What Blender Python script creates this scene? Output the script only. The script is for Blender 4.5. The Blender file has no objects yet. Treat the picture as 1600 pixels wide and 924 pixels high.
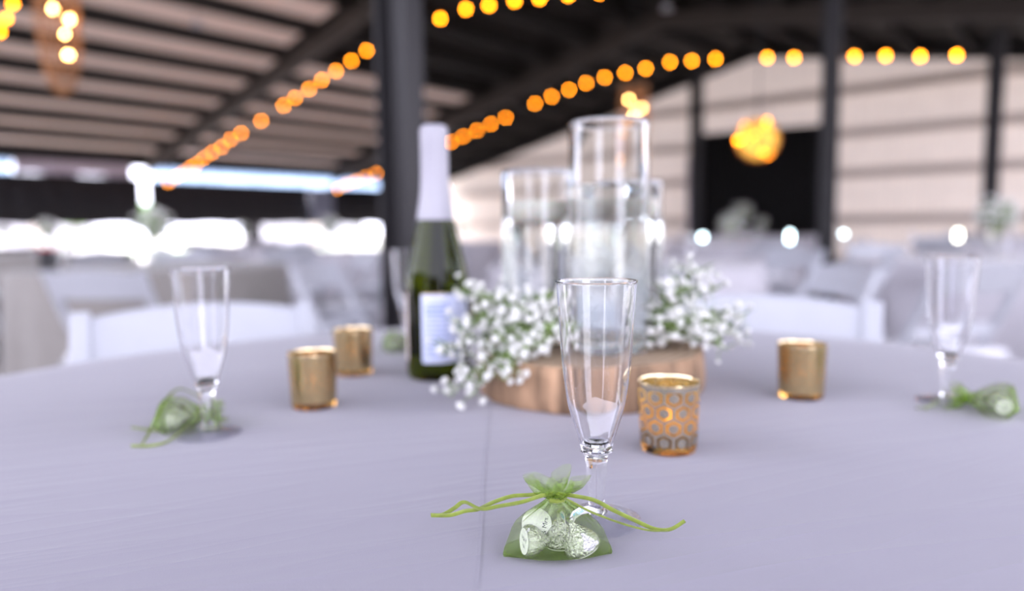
import bpy, bmesh, math, random
from mathutils import Vector, Matrix, noise
random.seed(7)
PI = math.pi
sc = bpy.context.scene
COL = sc.collection
rad = math.radians

# ------------------------------------------------------------------ camera, world, sun, exposure
FPX, PITCH, ROLL = 1100.0, rad(5.39), rad(-0.66)
T = 0.76                                   # table top height
CAM = Vector((0, 0, T + 0.2))
fwd = Vector((0, math.cos(PITCH), -math.sin(PITCH)))
r0 = Vector((1, 0, 0)); u0 = Vector((0, math.sin(PITCH), math.cos(PITCH)))
RT = r0 * math.cos(ROLL) + u0 * math.sin(ROLL)
UP = -r0 * math.sin(ROLL) + u0 * math.cos(ROLL)
cd = bpy.data.cameras.new('camera')
cam = bpy.data.objects.new('camera', cd); COL.objects.link(cam); sc.camera = cam
cd.sensor_width = 36.0; cd.lens = FPX / 1600 * 36
cd.clip_start = 0.02; cd.clip_end = 400
cam.matrix_world = Matrix((
    (RT.x, UP.x, -fwd.x, CAM.x), (RT.y, UP.y, -fwd.y, CAM.y), (RT.z, UP.z, -fwd.z, CAM.z), (0, 0, 0, 1)))
cd.dof.use_dof = True; cd.dof.focus_distance = 0.446; cd.dof.aperture_fstop = 2.3

w = bpy.data.worlds.new('world'); sc.world = w; w.use_nodes = True
nt = w.node_tree; nt.nodes.clear()
wo = nt.nodes.new('ShaderNodeOutputWorld'); bg = nt.nodes.new('ShaderNodeBackground')
bg.inputs['Color'].default_value = (0.84, 0.84, 1.0, 1); bg.inputs['Strength'].default_value = 7.2
nt.links.new(bg.outputs[0], wo.inputs[0])
sl = bpy.data.lights.new('sun', 'SUN'); sl.energy = 14.0; sl.angle = rad(1.5); sl.color = (1, .93, .84)
so = bpy.data.objects.new('sun', sl); COL.objects.link(so)
so.rotation_euler = Vector((0.62, -0.45, -0.85)).to_track_quat('-Z', 'Y').to_euler()

vs = sc.view_settings
vs.view_transform = 'Standard'; vs.look = 'None'; vs.exposure = 0.0; vs.gamma = 1.0; vs.use_curve_mapping = False
cy = sc.cycles
cy.use_denoising = True; cy.use_adaptive_sampling = False
cy.max_bounces = 40; cy.transmission_bounces = 36; cy.transparent_max_bounces = 40; cy.glossy_bounces = 6
cy.diffuse_bounces = 4; cy.caustics_reflective = False; cy.caustics_refractive = True
cy.blur_glossy = 0.6; cy.sample_clamp_indirect = 6.0

# ------------------------------------------------------------------ helpers
def pix(px, py, d):
    """world point seen at a pixel, at distance d along the view axis"""
    return CAM + (fwd + RT * ((px - 800) / FPX) - UP * ((py - 462) / FPX)) * d
def ground(px, py, z=T):
    r = fwd + RT * ((px - 800) / FPX) - UP * ((py - 462) / FPX)
    return CAM + r * ((z - CAM.z) / r.z)
def hpix(px, z, dy):
    """point at height z and world depth y below/above the column of pixel px"""
    return Vector(((px - 800) / FPX * dy, dy, z))

def tag(o, label=None, cat=None, group=None, kind=None):
    if label: o['label'] = label
    if cat: o['category'] = cat
    if group: o['group'] = group
    if kind: o['kind'] = kind
    return o
def empty(name, loc=(0, 0, 0), rz=0.0, rot=None):
    o = bpy.data.objects.new(name, None); COL.objects.link(o)
    o.location = loc; o.rotation_euler = rot if rot else (0, 0, rz)
    o.empty_display_size = 0.05
    return o
def copy_tree(o, parent=None):
    c = o.copy(); COL.objects.link(c)
    if parent is not None: c.parent = parent
    for ch in list(o.children): copy_tree(ch, c)
    return c

class MB:
    def __init__(s): s.v = []; s.f = []; s.m = []; s.sm = []
    def add(s, vs, fs, mi=0, smooth=True):
        b = len(s.v); s.v += [tuple(p) for p in vs]
        s.f += [tuple(b + i for i in f) for f in fs]; s.m += [mi] * len(fs); s.sm += [smooth] * len(fs)
        return s
    def box(s, c, d, mi=0, mat=None):
        vs = [Vector((c[0] + x * d[0] / 2, c[1] + y * d[1] / 2, c[2] + z * d[2] / 2)) for x in (-1, 1) for y in (-1, 1) for z in (-1, 1)]
        if mat: vs = [mat @ p for p in vs]
        return s.add(vs, [(0, 1, 3, 2), (4, 6, 7, 5), (0, 4, 5, 1), (2, 3, 7, 6), (0, 2, 6, 4), (1, 5, 7, 3)], mi, False)
    def lathe(s, prof, seg=48, mi=0, cap0=False, cap1=False, fn=None, closed=False):
        vs = []
        for (r, z) in prof:
            for k in range(seg):
                a = 2 * PI * k / seg; rr = r * (fn(a, z) if fn else 1)
                vs.append((rr * math.cos(a), rr * math.sin(a), z))
        fs = []; n = len(prof)
        for i in range(n if closed else n - 1):
            j = (i + 1) % n
            for k in range(seg):
                k2 = (k + 1) % seg
                fs.append((i * seg + k, i * seg + k2, j * seg + k2, j * seg + k))
        if cap0: fs.append(tuple(range(seg))[::-1])
        if cap1: fs.append(tuple((n - 1) * seg + k for k in range(seg)))
        return s.add(vs, fs, mi)
    def tube(s, pts, r, seg=8, mi=0, flat=None, caps=True):
        """tube along pts; r number or list; flat=(w,t) gives a ribbon/bar cross-section"""
        pts = [Vector(p) for p in pts]; n = len(pts); vs = []
        up = Vector((0, 0, 1)); prev = None
        for i, p in enumerate(pts):
            t = (pts[min(i + 1, n - 1)] - pts[max(i - 1, 0)]).normalized()
            ref = prev if prev is not None else (up if abs(t.z) < .9 else Vector((0, 1, 0)))
            a = (ref - t * ref.dot(t)).normalized(); b = t.cross(a); prev = a
            rr = r[i] if isinstance(r, (list, tuple)) else r
            for k in range(seg):
                q = 2 * PI * (k + .5) / seg
                if flat: vs.append(p + b * (math.copysign(1, math.cos(q)) * flat[0] / 2 if seg == 4 else math.cos(q) * flat[0] / 2) + a * (math.copysign(1, math.sin(q)) * flat[1] / 2 if seg == 4 else math.sin(q) * flat[1] / 2))
                else: vs.append(p + b * math.cos(q) * rr + a * math.sin(q) * rr)
        fs = [(i * seg + k, i * seg + (k + 1) % seg, (i + 1) * seg + (k + 1) % seg, (i + 1) * seg + k) for i in range(n - 1) for k in range(seg)]
        if caps: fs += [tuple(range(seg))[::-1], tuple((n - 1) * seg + k for k in range(seg))]
        return s.add(vs, fs, mi, not (flat and seg == 4))
    def ico(s, c, r, sub=1, mi=0, sq=(1, 1, 1)):
        bm = bmesh.new(); bmesh.ops.create_icosphere(bm, subdivisions=sub, radius=1)
        vs = [(c[0] + v.co.x * r * sq[0], c[1] + v.co.y * r * sq[1], c[2] + v.co.z * r * sq[2]) for v in bm.verts]
        fs = [tuple(v.index for v in f.verts) for f in bm.faces]; bm.free()
        return s.add(vs, fs, mi)
    def build(s, name, mats, parent=None, loc=None, rot=None, bevel=0, solid=0, subsurf=0):
        me = bpy.data.meshes.new(name); me.from_pydata(s.v, [], s.f); me.update()
        if not isinstance(mats, (list, tuple)): mats = [mats]
        for m in mats: me.materials.append(m)
        me.polygons.foreach_set('material_index', s.m); me.polygons.foreach_set('use_smooth', s.sm)
        bm = bmesh.new(); bm.from_mesh(me); bmesh.ops.recalc_face_normals(bm, faces=bm.faces[:])
        for ed in bm.edges:
            if len(ed.link_faces) == 2 and ed.calc_face_angle(0) > 0.7: ed.smooth = False
        bm.to_mesh(me); bm.free()
        o = bpy.data.objects.new(name, me); COL.objects.link(o)
        if parent is not None: o.parent = parent
        if loc is not None: o.location = loc
        if rot is not None: o.rotation_euler = rot
        if solid: x = o.modifiers.new('s', 'SOLIDIFY'); x.thickness = solid; x.offset = 0
        if subsurf: x = o.modifiers.new('u', 'SUBSURF'); x.levels = subsurf; x.render_levels = subsurf
        if bevel: x = o.modifiers.new('b', 'BEVEL'); x.width = bevel; x.segments = 2; x.limit_method = 'ANGLE'
        return o

# ------------------------------------------------------------------ materials
def mat(name, col, rough=.6, metal=0, noise_amt=0.0, nscale=20, bump=0.0, bscale=60, spec=.5, trans=0, ior=1.45, sheen=0, emis=None, estr=0, stretch=None, bdist=.002):
    m = bpy.data.materials.new(name); m.use_nodes = True; n = m.node_tree; N = n.nodes; L = n.links
    b = N['Principled BSDF']; b.inputs['Base Color'].default_value = (*col, 1)
    b.inputs['Roughness'].default_value = rough; b.inputs['Metallic'].default_value = metal
    b.inputs['Specular IOR Level'].default_value = spec; b.inputs['Transmission Weight'].default_value = trans
    b.inputs['IOR'].default_value = ior; b.inputs['Sheen Weight'].default_value = sheen
    tc = N.new('ShaderNodeTexCoord'); mp = N.new('ShaderNodeMapping'); L.new(tc.outputs['Object'], mp.inputs[0])
    if stretch: mp.inputs['Scale'].default_value = stretch
    if noise_amt:
        x = N.new('ShaderNodeTexNoise'); x.inputs['Scale'].default_value = nscale; x.inputs['Detail'].default_value = 4; L.new(mp.outputs[0], x.inputs[0])
        r = N.new('ShaderNodeValToRGB'); k = noise_amt
        r.color_ramp.elements[0].position = .3; r.color_ramp.elements[1].position = .7
        r.color_ramp.elements[0].color = (*[max(0, c * (1 - k)) for c in col], 1); r.color_ramp.elements[1].color = (*[min(1, c * (1 + k)) for c in col], 1)
        L.new(x.outputs['Fac'], r.inputs[0]); L.new(r.outputs[0], b.inputs['Base Color'])
    if bump:
        x = N.new('ShaderNodeTexNoise'); x.inputs['Scale'].default_value = bscale; x.inputs['Detail'].default_value = 3; L.new(mp.outputs[0], x.inputs[0])
        q = N.new('ShaderNodeBump'); q.inputs['Strength'].default_value = bump; q.inputs['Distance'].default_value = bdist
        L.new(x.outputs['Fac'], q.inputs['Height']); L.new(q.outputs[0], b.inputs['Normal'])
    if emis: b.inputs['Emission Color'].default_value = (*emis, 1); b.inputs['Emission Strength'].default_value = estr
    return m
def emit(name, col, s):
    m = bpy.data.materials.new(name); m.use_nodes = True; N = m.node_tree.nodes; N.clear()
    o = N.new('ShaderNodeOutputMaterial'); e = N.new('ShaderNodeEmission'); e.inputs[0].default_value = (*col, 1); e.inputs[1].default_value = s
    m.node_tree.links.new(e.outputs[0], o.inputs[0]); return m
def math_node(n, op, a, b=None, c=None):
    x = n.nodes.new('ShaderNodeMath'); x.operation = op
    for i, q in enumerate((a, b, c)):
        if q is None: continue
        if isinstance(q, (int, float)): x.inputs[i].default_value = q
        else: n.links.new(q, x.inputs[i])
    return x.outputs[0]

M_black = mat('dark_steel', (.022, .021, .024), .55, noise_amt=.2)
M_purlin = mat('purlin_steel', (.011, .009, .009), .6, noise_amt=.2)
M_rafter = mat('rafter_steel', (.055, .045, .040), .55, noise_amt=.15)
M_column = mat('column_steel', (.022, .020, .023), .5, noise_amt=.12)
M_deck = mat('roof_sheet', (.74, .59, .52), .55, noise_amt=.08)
M_deckshade = mat('roof_sheet_shaded', (.012, .010, .010), .6, noise_amt=.2)  # shaded copy of the roof sheet, darkness painted into its colour
M_wall = mat('wall_sheet', (.88, .79, .70), .55, noise_amt=.04, nscale=3)
M_girt = mat('girt_steel', (.62, .53, .47), .6, noise_amt=.1)
M_floor = mat('concrete_floor', (.24, .22, .21), .45, noise_amt=.15, nscale=2, bump=.1)
M_gravel = mat('bright_gravel', (.62, .60, .56), .9, noise_amt=.12, nscale=1.5)
M_grass = mat('grass', (.16, .30, .07), .9, noise_amt=.3, nscale=4)
M_resin = mat('white_resin', (.45, .46, .505), .38, noise_amt=.02)
M_resin_pad = mat('white_pad', (.78, .78, .82), .5, noise_amt=.02)
M_white = mat('white_cloth', (.50, .48, .52), .8, noise_amt=.03, sheen=.2)
M_greige = mat('greige_cloth', (.26, .24, .225), .85, noise_amt=.06, sheen=.2)
M_drape = mat('black_drape', (.004, .0035, .004), .9, noise_amt=.2)
M_valance = mat('black_tarp', (.008, .008, .012), .7, noise_amt=.2)
M_lilacdrape = mat('pale_drape', (.62, .56, .66), .8, noise_amt=.05)
M_wax = mat('ivory_wax', (.80, .77, .68), .5, noise_amt=.02); M_wax.node_tree.nodes['Principled BSDF'].inputs['Subsurface Weight'].default_value = .3
M_wick = mat('charred_wick', (.03, .025, .02), .9, noise_amt=.2)
M_alu = mat('tealight_cup', (.8, .8, .8), .3, 1, noise_amt=.05)
M_flame = emit('flame', (1, .50, .08), 24)
M_bulb = emit('warm_bulb', (1, .27, .006), 44)
M_bulbw = emit('white_bulb', (1, .52, .16), 75)
M_cable = mat('black_cable', (.015, .015, .015), .6, noise_amt=.2)
M_glass = mat('clear_glass', (.97, .98, .98), .0, trans=1, ior=1.45)
M_plastic = mat('clear_plastic', (.985, .985, .995), .015, trans=1, ior=1.46)
def thin_clear(name, col):
    m = bpy.data.materials.new(name); m.use_nodes = True; n = m.node_tree; N = n.nodes; N.clear(); o_ = N.new('ShaderNodeOutputMaterial')
    lw = N.new('ShaderNodeLayerWeight'); lw.inputs[0].default_value = .5; fr_ = math_node(n, 'ADD', math_node(n, 'MULTIPLY', math_node(n, 'POWER', lw.outputs['Facing'], 5), .9), .04); g_ = N.new('ShaderNodeBsdfGlossy'); g_.inputs['Roughness'].default_value = .03; t_ = N.new('ShaderNodeBsdfTransparent'); t_.inputs[0].default_value = (*col, 1)
    x = N.new('ShaderNodeMixShader'); n.links.new(fr_, x.inputs[0]); n.links.new(t_.outputs[0], x.inputs[1]); n.links.new(g_.outputs[0], x.inputs[2]); n.links.new(x.outputs[0], o_.inputs[0]); return m
M_thin = thin_clear('thin_clear_plastic', (.955, .955, .975))
M_water = mat('water', (.96, .98, .97), .0, trans=1, ior=1.33)
M_capsule = mat('white_foil', (.36, .35, .40), .38, noise_amt=.03, bump=.1, bscale=200, bdist=.0005)
M_leaf = mat('leaf_green', (.19, .28, .08), .6, noise_amt=.3, nscale=80)
M_stem = mat('stem_green', (.24, .34, .11), .6, noise_amt=.2, nscale=80)
M_petal = mat('white_petal', (.72, .72, .69), .6, noise_amt=.03)
M_rattan = mat('rattan', (.36, .17, .07), .7, noise_amt=.25, nscale=40)

def sheet(m, t_, col):
    n = m.node_tree; o_ = [x for x in n.nodes if x.type == 'OUTPUT_MATERIAL'][0]; tl = n.nodes.new('ShaderNodeBsdfTranslucent'); tl.inputs[0].default_value = (*col, 1)
    x = n.nodes.new('ShaderNodeMixShader'); x.inputs[0].default_value = t_; n.links.new(n.nodes['Principled BSDF'].outputs[0], x.inputs[1]); n.links.new(tl.outputs[0], x.inputs[2]); n.links.new(x.outputs[0], o_.inputs[0])
sheet(M_wall, .06, (1, .87, .78)); sheet(M_deck, .028, (1, .80, .70))
# table cloth: satin-weave polyester with a pressed crease, wrinkles and fine weave
def cloth_mat():
    m = mat('lavender_grey_cloth', (.262, .247, .302), .72, sheen=.25)
    n = m.node_tree; N = n.nodes; L = n.links; b = N['Principled BSDF']
    tc = [x for x in N if x.type == 'TEX_COORD'][0]
    sep = N.new('ShaderNodeSeparateXYZ'); L.new(tc.outputs['Object'], sep.inputs[0])
    X, Y = sep.outputs[0], sep.outputs[1]
    a = ground(763, 655); c = ground(746, 924)
    ox, oy = 0.0186, 0.6456
    dx, dy = (a.x - c.x), (a.y - c.y); ln = math.hypot(dx, dy); nx, ny = dy / ln, -dx / ln
    d = math_node(n, 'ADD', math_node(n, 'MULTIPLY', math_node(n, 'SUBTRACT', X, c.x - ox), nx), math_node(n, 'MULTIPLY', math_node(n, 'SUBTRACT', Y, c.y - oy), ny))
    wv = N.new('ShaderNodeTexNoise'); wv.inputs['Scale'].default_value = 6; L.new(tc.outputs['Object'], wv.inputs[0])
    d = math_node(n, 'ADD', d, math_node(n, 'MULTIPLY', math_node(n, 'SUBTRACT', wv.outputs[0], .5), .006))
    g = math_node(n, 'POWER', 2.718, math_node(n, 'MULTIPLY', math_node(n, 'POWER', math_node(n, 'DIVIDE', d, .0016), 2), -1))
    # long stretched wrinkles, fanning across the left half
    def wr(ang, sc_, amt):
        mp = N.new('ShaderNodeMapping'); mp.vector_type = 'TEXTURE'; mp.inputs['Rotation'].default_value = (0, 0, ang); mp.inputs['Scale'].default_value = (1 / 1.2, 1 / 14, 1)
        L.new(tc.outputs['Object'], mp.inputs[0]); x = N.new('ShaderNodeTexNoise'); x.inputs['Scale'].default_value = sc_; x.inputs['Detail'].default_value = 2
        L.new(mp.outputs[0], x.inputs[0])
        rdg = math_node(n, 'ABSOLUTE', math_node(n, 'SUBTRACT', x.outputs[0], .5))
        e = math_node(n, 'POWER', 2.718, math_node(n, 'MULTIPLY', rdg, -28))
        return math_node(n, 'MULTIPLY', e, amt)
    ws = math_node(n, 'ADD', wr(rad(15), 1.3, .26), wr(rad(26), 1.7, .16))
    soft = N.new('ShaderNodeTexNoise'); soft.inputs['Scale'].default_value = 5; L.new(tc.outputs['Object'], soft.inputs[0])
    ws = math_node(n, 'ADD', ws, math_node(n, 'MULTIPLY', soft.outputs[0], 1.6))
    h = math_node(n, 'ADD', math_node(n, 'MULTIPLY', g, .55), ws)
    bp = N.new('ShaderNodeBump'); bp.inputs['Distance'].default_value = .0014; bp.inputs['Strength'].default_value = 1.0; L.new(h, bp.inputs['Height'])
    fine = N.new('ShaderNodeTexNoise'); fine.inputs['Scale'].default_value = 900; fine.inputs['Detail'].default_value = 2; L.new(tc.outputs['Object'], fine.inputs[0])
    b2 = N.new('ShaderNodeBump'); b2.inputs['Distance'].default_value = .0003; b2.inputs['Strength'].default_value = .35
    L.new(fine.outputs[0], b2.inputs['Height']); L.new(bp.outputs[0], b2.inputs['Normal']); L.new(b2.outputs[0], b.inputs['Normal'])
    return m
M_cloth = cloth_mat()

# ------------------------------------------------------------------ building frame: s along purlins, v down the left slope
BA = math.atan2(.757, .653)
Us = Vector((.653, .757, 0)); Vs = Vector((-.757, .653, 0))
S1, VE, VR, ZR = 22.5, 23.1, 9.0, 6.38
S0, VB = -4.5, -3.2
def W(s, v, z): return Us * s + Vs * v + Vector((0, 0, z))
def zroof(v): return ZR - .224 * (v - VR) if v > VR else ZR - .165 * (VR - v)   # underside of the purlins
BR = (0, 0, BA)
def svbox(mb, s0, s1, v0, v1, z0, z1, mi=0): mb.box(((s0 + s1) / 2, (v0 + v1) / 2, (z0 + z1) / 2), (s1 - s0, v1 - v0, z1 - z0), mi)

# floor slab (under the roof) and the yard outside
f = MB(); svbox(f, S0 - 6, S1 + .3, VB - 6, VE + .3, -.12, 0)
tag(f.build('floor', M_floor, rot=BR), kind='structure')
f = MB(); f.box((0, 0, -.17), (400, 400, .08)); tag(f.build('floor_yard', M_gravel), kind='structure')

# roof sheet, corrugated along s
def deck(name, v0, v1, s0, s1, m):
    b = MB(); vs = []; fs = []; per = .3; n = int((s1 - s0) / per)
    prof = []
    for i in range(n): prof += [(s0 + i * per, 0), (s0 + i * per + .20, 0), (s0 + i * per + .225, .035), (s0 + i * per + .275, .035)]
    prof.append((s0 + n * per, 0))
    for (s_, h) in prof:
        for v in (v0, v1): vs.append((s_, v, zroof(v) + .24 + h))
    for i in range(len(prof) - 1): fs.append((2 * i, 2 * i + 2, 2 * i + 3, 2 * i + 1))
    b.add(vs, fs, 0, False); return b.build(name, m, rot=BR)
ceil = deck('ceiling', VR, VE + .4, S0, S1 + .2, M_deck); tag(ceil, kind='structure')
for (sa, sb, vb_) in ((S0, 9.4, 12.4), (9.4, 16.3, 15.6), (16.3, S1, VE)):   # black sheets added under the roof, its deep shade put into colour
    b = MB(); b.add([(s_, v_, zroof(v_) + z_) for s_ in (sa, sb) for v_ in (VR, vb_) for z_ in (.236, .239)], [(0, 1, 3, 2), (4, 6, 7, 5), (0, 4, 5, 1), (2, 3, 7, 6), (0, 2, 6, 4), (1, 5, 7, 3)], 0, False); b.build('roof_shade_sheet', M_deckshade, ceil)
c2 = deck('ceiling_ridge_side', VB - .4, VR, S0, S1 + .2, M_deckshade); tag(c2, kind='structure')
def zpurlin(v, par):
    b = MB(); z = zroof(v)
    svbox(b, S0, S1, v - .01, v + .01, z - .07, z + .235); svbox(b, S0, S1, v - .01, v + .095, z - .07, z - .058); svbox(b, S0, S1, v - .075, v + .01, z + .222, z + .234)
    b.build('purlin', M_purlin, par)
v = VE - .1
while v > VR: zpurlin(v, ceil); v -= 1.33
while v > VB: zpurlin(v, c2); v -= 1.33
def rafter(s, par_l, par_r, dep=.42, m=M_rafter):
    for (va, vb, par) in ((VE, VR, par_l), (VR, VB, par_r)):
        b = MB()
        for (ds, z0, z1) in ((.012, -dep, 0), (.09, -dep - .02, -dep), (.09, -.02, 0)):
            vs = [(s + x * ds, vv, zroof(vv) + z) for x in (-1, 1) for vv in (va, vb) for z in (z0, z1)]
            b.add(vs, [(0, 1, 3, 2), (4, 6, 7, 5), (0, 4, 5, 1), (2, 3, 7, 6), (0, 2, 6, 4), (1, 5, 7, 3)], 0, False)
        b.build('rafter', m, par)
for s in (2.6, 9.4, 16.3): rafter(s, ceil, c2)
for (va, vb, par) in ((VE, VR, ceil), (VR, VB, c2)):      # closing plate of the end frame, up to the sheet
    b = MB(); b.add([(s_, vv, zroof(vv) + z) for s_ in (22.22, 22.30) for vv in (va, vb) for z in (-.16, .236)], [(0, 1, 3, 2), (4, 6, 7, 5), (0, 4, 5, 1), (2, 3, 7, 6), (0, 2, 6, 4), (1, 5, 7, 3)], 0, False); b.build('end_rafter', M_purlin, par)

# end wall, corrugated upright, with girts
b = MB(); prof = []; per = .3
t = VB
while t < VE + .1:
    prof += [(t, 0), (t + .2, 0), (t + .225, .03), (t + .275, .03)]; t += per
prof.append((t, 0)); vs = []; fs = []
for (v, h) in prof:
    vs += [(S1 + h, v, 0), (S1 + h, v, zroof(v) + .23)]
for i in range(len(prof) - 1): fs.append((2 * i, 2 * i + 1, 2 * i + 3, 2 * i + 2))
b.add(vs, fs, 0, False); wr_ = b.build('wall_right', M_wall, rot=BR); tag(wr_, kind='structure')
for z in (1.02, 2.36, 3.52, 4.76):
    vmax = VE if z < 3.1 else VR + (ZR - z) / .224 - .3
    vmin = VB if z < 4.2 else VR - (ZR - z) / .165 + .5
    g = MB(); svbox(g, S1 - .2, S1 - .185, vmin, vmax, z, z + .25); svbox(g, S1 - .2, S1 - .01, vmin, vmax, z, z + .012); svbox(g, S1 - .2, S1 - .01, vmin, vmax, z + .238, z + .25)
    g.build('girt', M_girt, wr_)
b = MB(); vs = []; fs = []; prof = []; t = 8.0
while t < S1: prof += [(t, 0), (t + .2, 0), (t + .225, -.03), (t + .275, -.03)]; t += .3
for (s_, h) in prof: vs += [(s_, VB + h, 0), (s_, VB + h, 1.9)]
for i in range(len(prof) - 1): fs.append((2 * i, 2 * i + 1, 2 * i + 3, 2 * i + 2))
tag(b.add(vs, fs, 0, False).build('wall_sky_block', M_wall, rot=BR, solid=.004), kind='structure')  # unseen half-height wall added to keep bright sky out of the vase refraction
# unseen dark screens added behind the camera to shape reflections; gaps leave daylight strips
M_screen = mat('added_dark_screen', (.10, .085, .075), .8, noise_amt=.25, nscale=3)
b = MB()
for (sa, sb) in ((-10.4, -6.4), (-1.6, 14.0)): svbox(b, sa, sb, VB - 5.9, VB - 5.8, 0, 3.5)
for (va, vb_) in ((-9.0, -1.6), (-.7, 18)): svbox(b, S0 - 5.9, S0 - 5.8, va, vb_, 0, 3.4)
tag(b.build('wall_light_screen', M_screen, rot=BR), kind='structure')
# far eave: fascia, valances, posts
ft = MB(); svbox(ft, S0, S1, VE + .05, VE + .12, 2.98, 3.25); tag(ft.build('trim_1', M_black, rot=BR), kind='structure')
def s_at(px, v):
    k = (px - 800) / FPX
    return v * (.757 + k * .653) / (.653 - k * .757)
def valance(px0, px1, z0, z1, m, label, name='eave_curtain', sep=0):
    s0, s1 = s_at(px0, VE), s_at(px1, VE); n = max(8, int((s1 - s0) / .12)); vs = []; fs = []
    for i in range(n + 1):
        s_ = s0 + (s1 - s0) * i / n; dv = .035 * math.sin(i * 1.3) + .02 * math.sin(i * .37)
        vs += [(s_, VE - .15 + dv + sep, z0 + .02 * math.sin(i * .5)), (s_, VE - .15 + dv * .5 + sep, z1)]
    for i in range(n): fs.append((2 * i, 2 * i + 2, 2 * i + 3, 2 * i + 1))
    bb = MB().add(vs, fs); ob = bb.build(name, m, rot=BR, solid=.02)
    return tag(ob, label, 'curtain', 'black curtains rolled under the far eave' if m is M_valance else None)
valance(-1700, 224, 1.22, 2.66, M_valance, 'wide black curtain band under the far eave, left of the bright gap')
valance(237, 484, 1.22, 2.62, M_valance, 'black curtain band under the far eave, right of the bright gap')
valance(511, 676, 1.22, 2.66, M_valance, 'narrow black curtain band under the far eave, beside the dark column')
valance(32, 214, 2.67, 3.02, M_lilacdrape, 'pale mauve strip of fabric above the wide black curtain band', 'pale_fabric_strip', .06)
M_trans = bpy.data.materials.new('translucent_strip'); M_trans.use_nodes = True
_n = M_trans.node_tree; _n.nodes.clear(); _o = _n.nodes.new('ShaderNodeOutputMaterial'); _t = _n.nodes.new('ShaderNodeBsdfTranslucent'); _t.inputs[0].default_value = (.60, .70, .84, 1); _n.links.new(_t.outputs[0], _o.inputs[0])
valance(246, 668, 2.60, 3.02, M_trans, 'pale blue translucent strip above the black curtain bands, right of the bright gap', 'translucent_strip', .09)
valance(-1700, 30, 2.60, 3.02, M_trans, 'pale blue translucent strip at the far left under the eave', 'translucent_strip', .09)
pl = MB(); svbox(pl, 0, .22, 0, .02, 1.22, 2.58); o = pl.build('grey_panel', mat('blue_grey_panel', (.20, .22, .30), .7, noise_amt=.1)); 
o.location = W(s_at(481, VE), VE - .35, 0); o.rotation_euler = BR; o.scale.x = (s_at(516, VE) - s_at(481, VE)) / .22
tag(o, 'narrow blue-grey panel hung in the gap between two black curtain bands', 'panel')

# ------------------------------------------------------------------ columns (I-section on a base plate)
def column(px, dy, wdt, ang, label, top=None):
    p = hpix(px, 0, dy); s_ = p.dot(Us); v_ = p.dot(Vs); h = zroof(v_) - .44 if top is None else top
    e = empty('steel_column', p, ang)
    b = MB(); b.box((0, 0, h / 2), (.012, wdt, h)); b.box((0, wdt / 2, h / 2), (wdt * .9, .014, h)); b.box((0, -wdt / 2, h / 2), (wdt * .9, .014, h)); b.build('shaft', M_column, e)
    b = MB(); b.box((0, 0, .01), (wdt * 1.5, wdt * 1.5, .02))
    for x in (-1, 1):
        for y in (-1, 1): b.lathe([(.012, .02), (.012, .04), (0.001, .045)], 8); b.v[-24:] = [(q[0] + x * wdt * .6, q[1] + y * wdt * .6, q[2]) for q in b.v[-24:]]
    b.build('base_plate', M_black, e)
    tag(e, label, 'column', 'steel columns of the pavilion'); return e
column(633, 3.75, .175, rad(62), 'dark steel column rising right behind the white-capped bottle')
column(1291, 9.2, .20, rad(62), 'dark steel column between the black backdrop and the pale wall')
column(1543, 14.4, .26, rad(49), 'slim black steel column in front of the pale wall at far right')
column(1086, 21.2, .30, BA, 'thin black column against the pale wall, left end of the black backdrop')
column(399, 29.2, .55, BA, 'dark steel post standing in the far bright opening', top=2.0)

# ------------------------------------------------------------------ backdrop and stage drapes by the end wall
def drape(px0, px1, z0, z1, dy, m, name, label, folds=14, amp=.05, zl=None):
    a = hpix(px0, 0, dy[0]); c = hpix(px1, 0, dy[1]); n = folds * 8; vs = []; fs = []
    d = (c - a); nn = Vector((d.y, -d.x, 0)).normalized()
    for i in range(n + 1):
        p = a + d * (i / n) + nn * amp * math.sin(2 * PI * folds * i / n)
        zt = z1 + ((zl - z1) * (1 - i / n) if zl is not None else 0)
        vs += [(p.x, p.y, z0), (p.x, p.y, zt)]
    for i in range(n): fs.append((2 * i, 2 * i + 2, 2 * i + 3, 2 * i + 1))
    return tag(MB().add(vs, fs).build(name, m, solid=.008), label, 'curtain')
pA = W(S1 - .55, 0, 0)
def dy_at(px, s):   # depth where the plane s=const meets pixel column px
    k = (px - 800) / FPX; tt = s * (.653 - k * .757) / (.757 + k * .653); return s * .757 + tt * .653
drape(1094, 1278, .02, 3.92, (dy_at(1094, S1 - .6), dy_at(1278, S1 - .6)), M_drape, 'backdrop_curtain', 'large black backdrop curtain on the end wall behind the glowing globe', 16, .06, 4.0)
drape(1072, 1096, .02, 3.3, (dy_at(1072, S1 - .75), dy_at(1096, S1 - .75)), M_lilacdrape, 'side_curtain', 'pale lilac side curtain at the left edge of the black backdrop', 4, .05)

# ------------------------------------------------------------------ outside the far opening
def tree(px, dy, h, r, label, seed):
    rnd = random.Random(seed); e = empty('tree', hpix(px, -.13, dy))
    b = MB(); b.tube([(0, 0, 0), (.05, 0, h * .3), (0, .1, h * .65)], [.16, .12, .05], 8); b.build('trunk', mat('bark', (.12, .09, .06), .9, noise_amt=.3), e)
    b = MB()
    for k in range(260):
        d = Vector((rnd.gauss(0, 1), rnd.gauss(0, 1), rnd.gauss(0, 1))).normalized() * r * rnd.uniform(.55, 1)
        c = Vector((d.x, d.y, h * .65 + d.z * .8)); b.ico(c, rnd.uniform(.12, .3), 1, sq=(1, 1, .6))
    b.build('crown', M_grass, e); tag(e, label, 'tree')
tree(120, 48, 4.2, 1.5, 'bushy green tree outside the far opening, below the wide black curtain band', 1)
tree(236, 44, 3.4, 1.0, 'small green tree outside in the bright gap between curtain bands', 2)
tree(560, 55, 4.0, 1.2, 'green tree outside near the dark column', 3)
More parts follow.
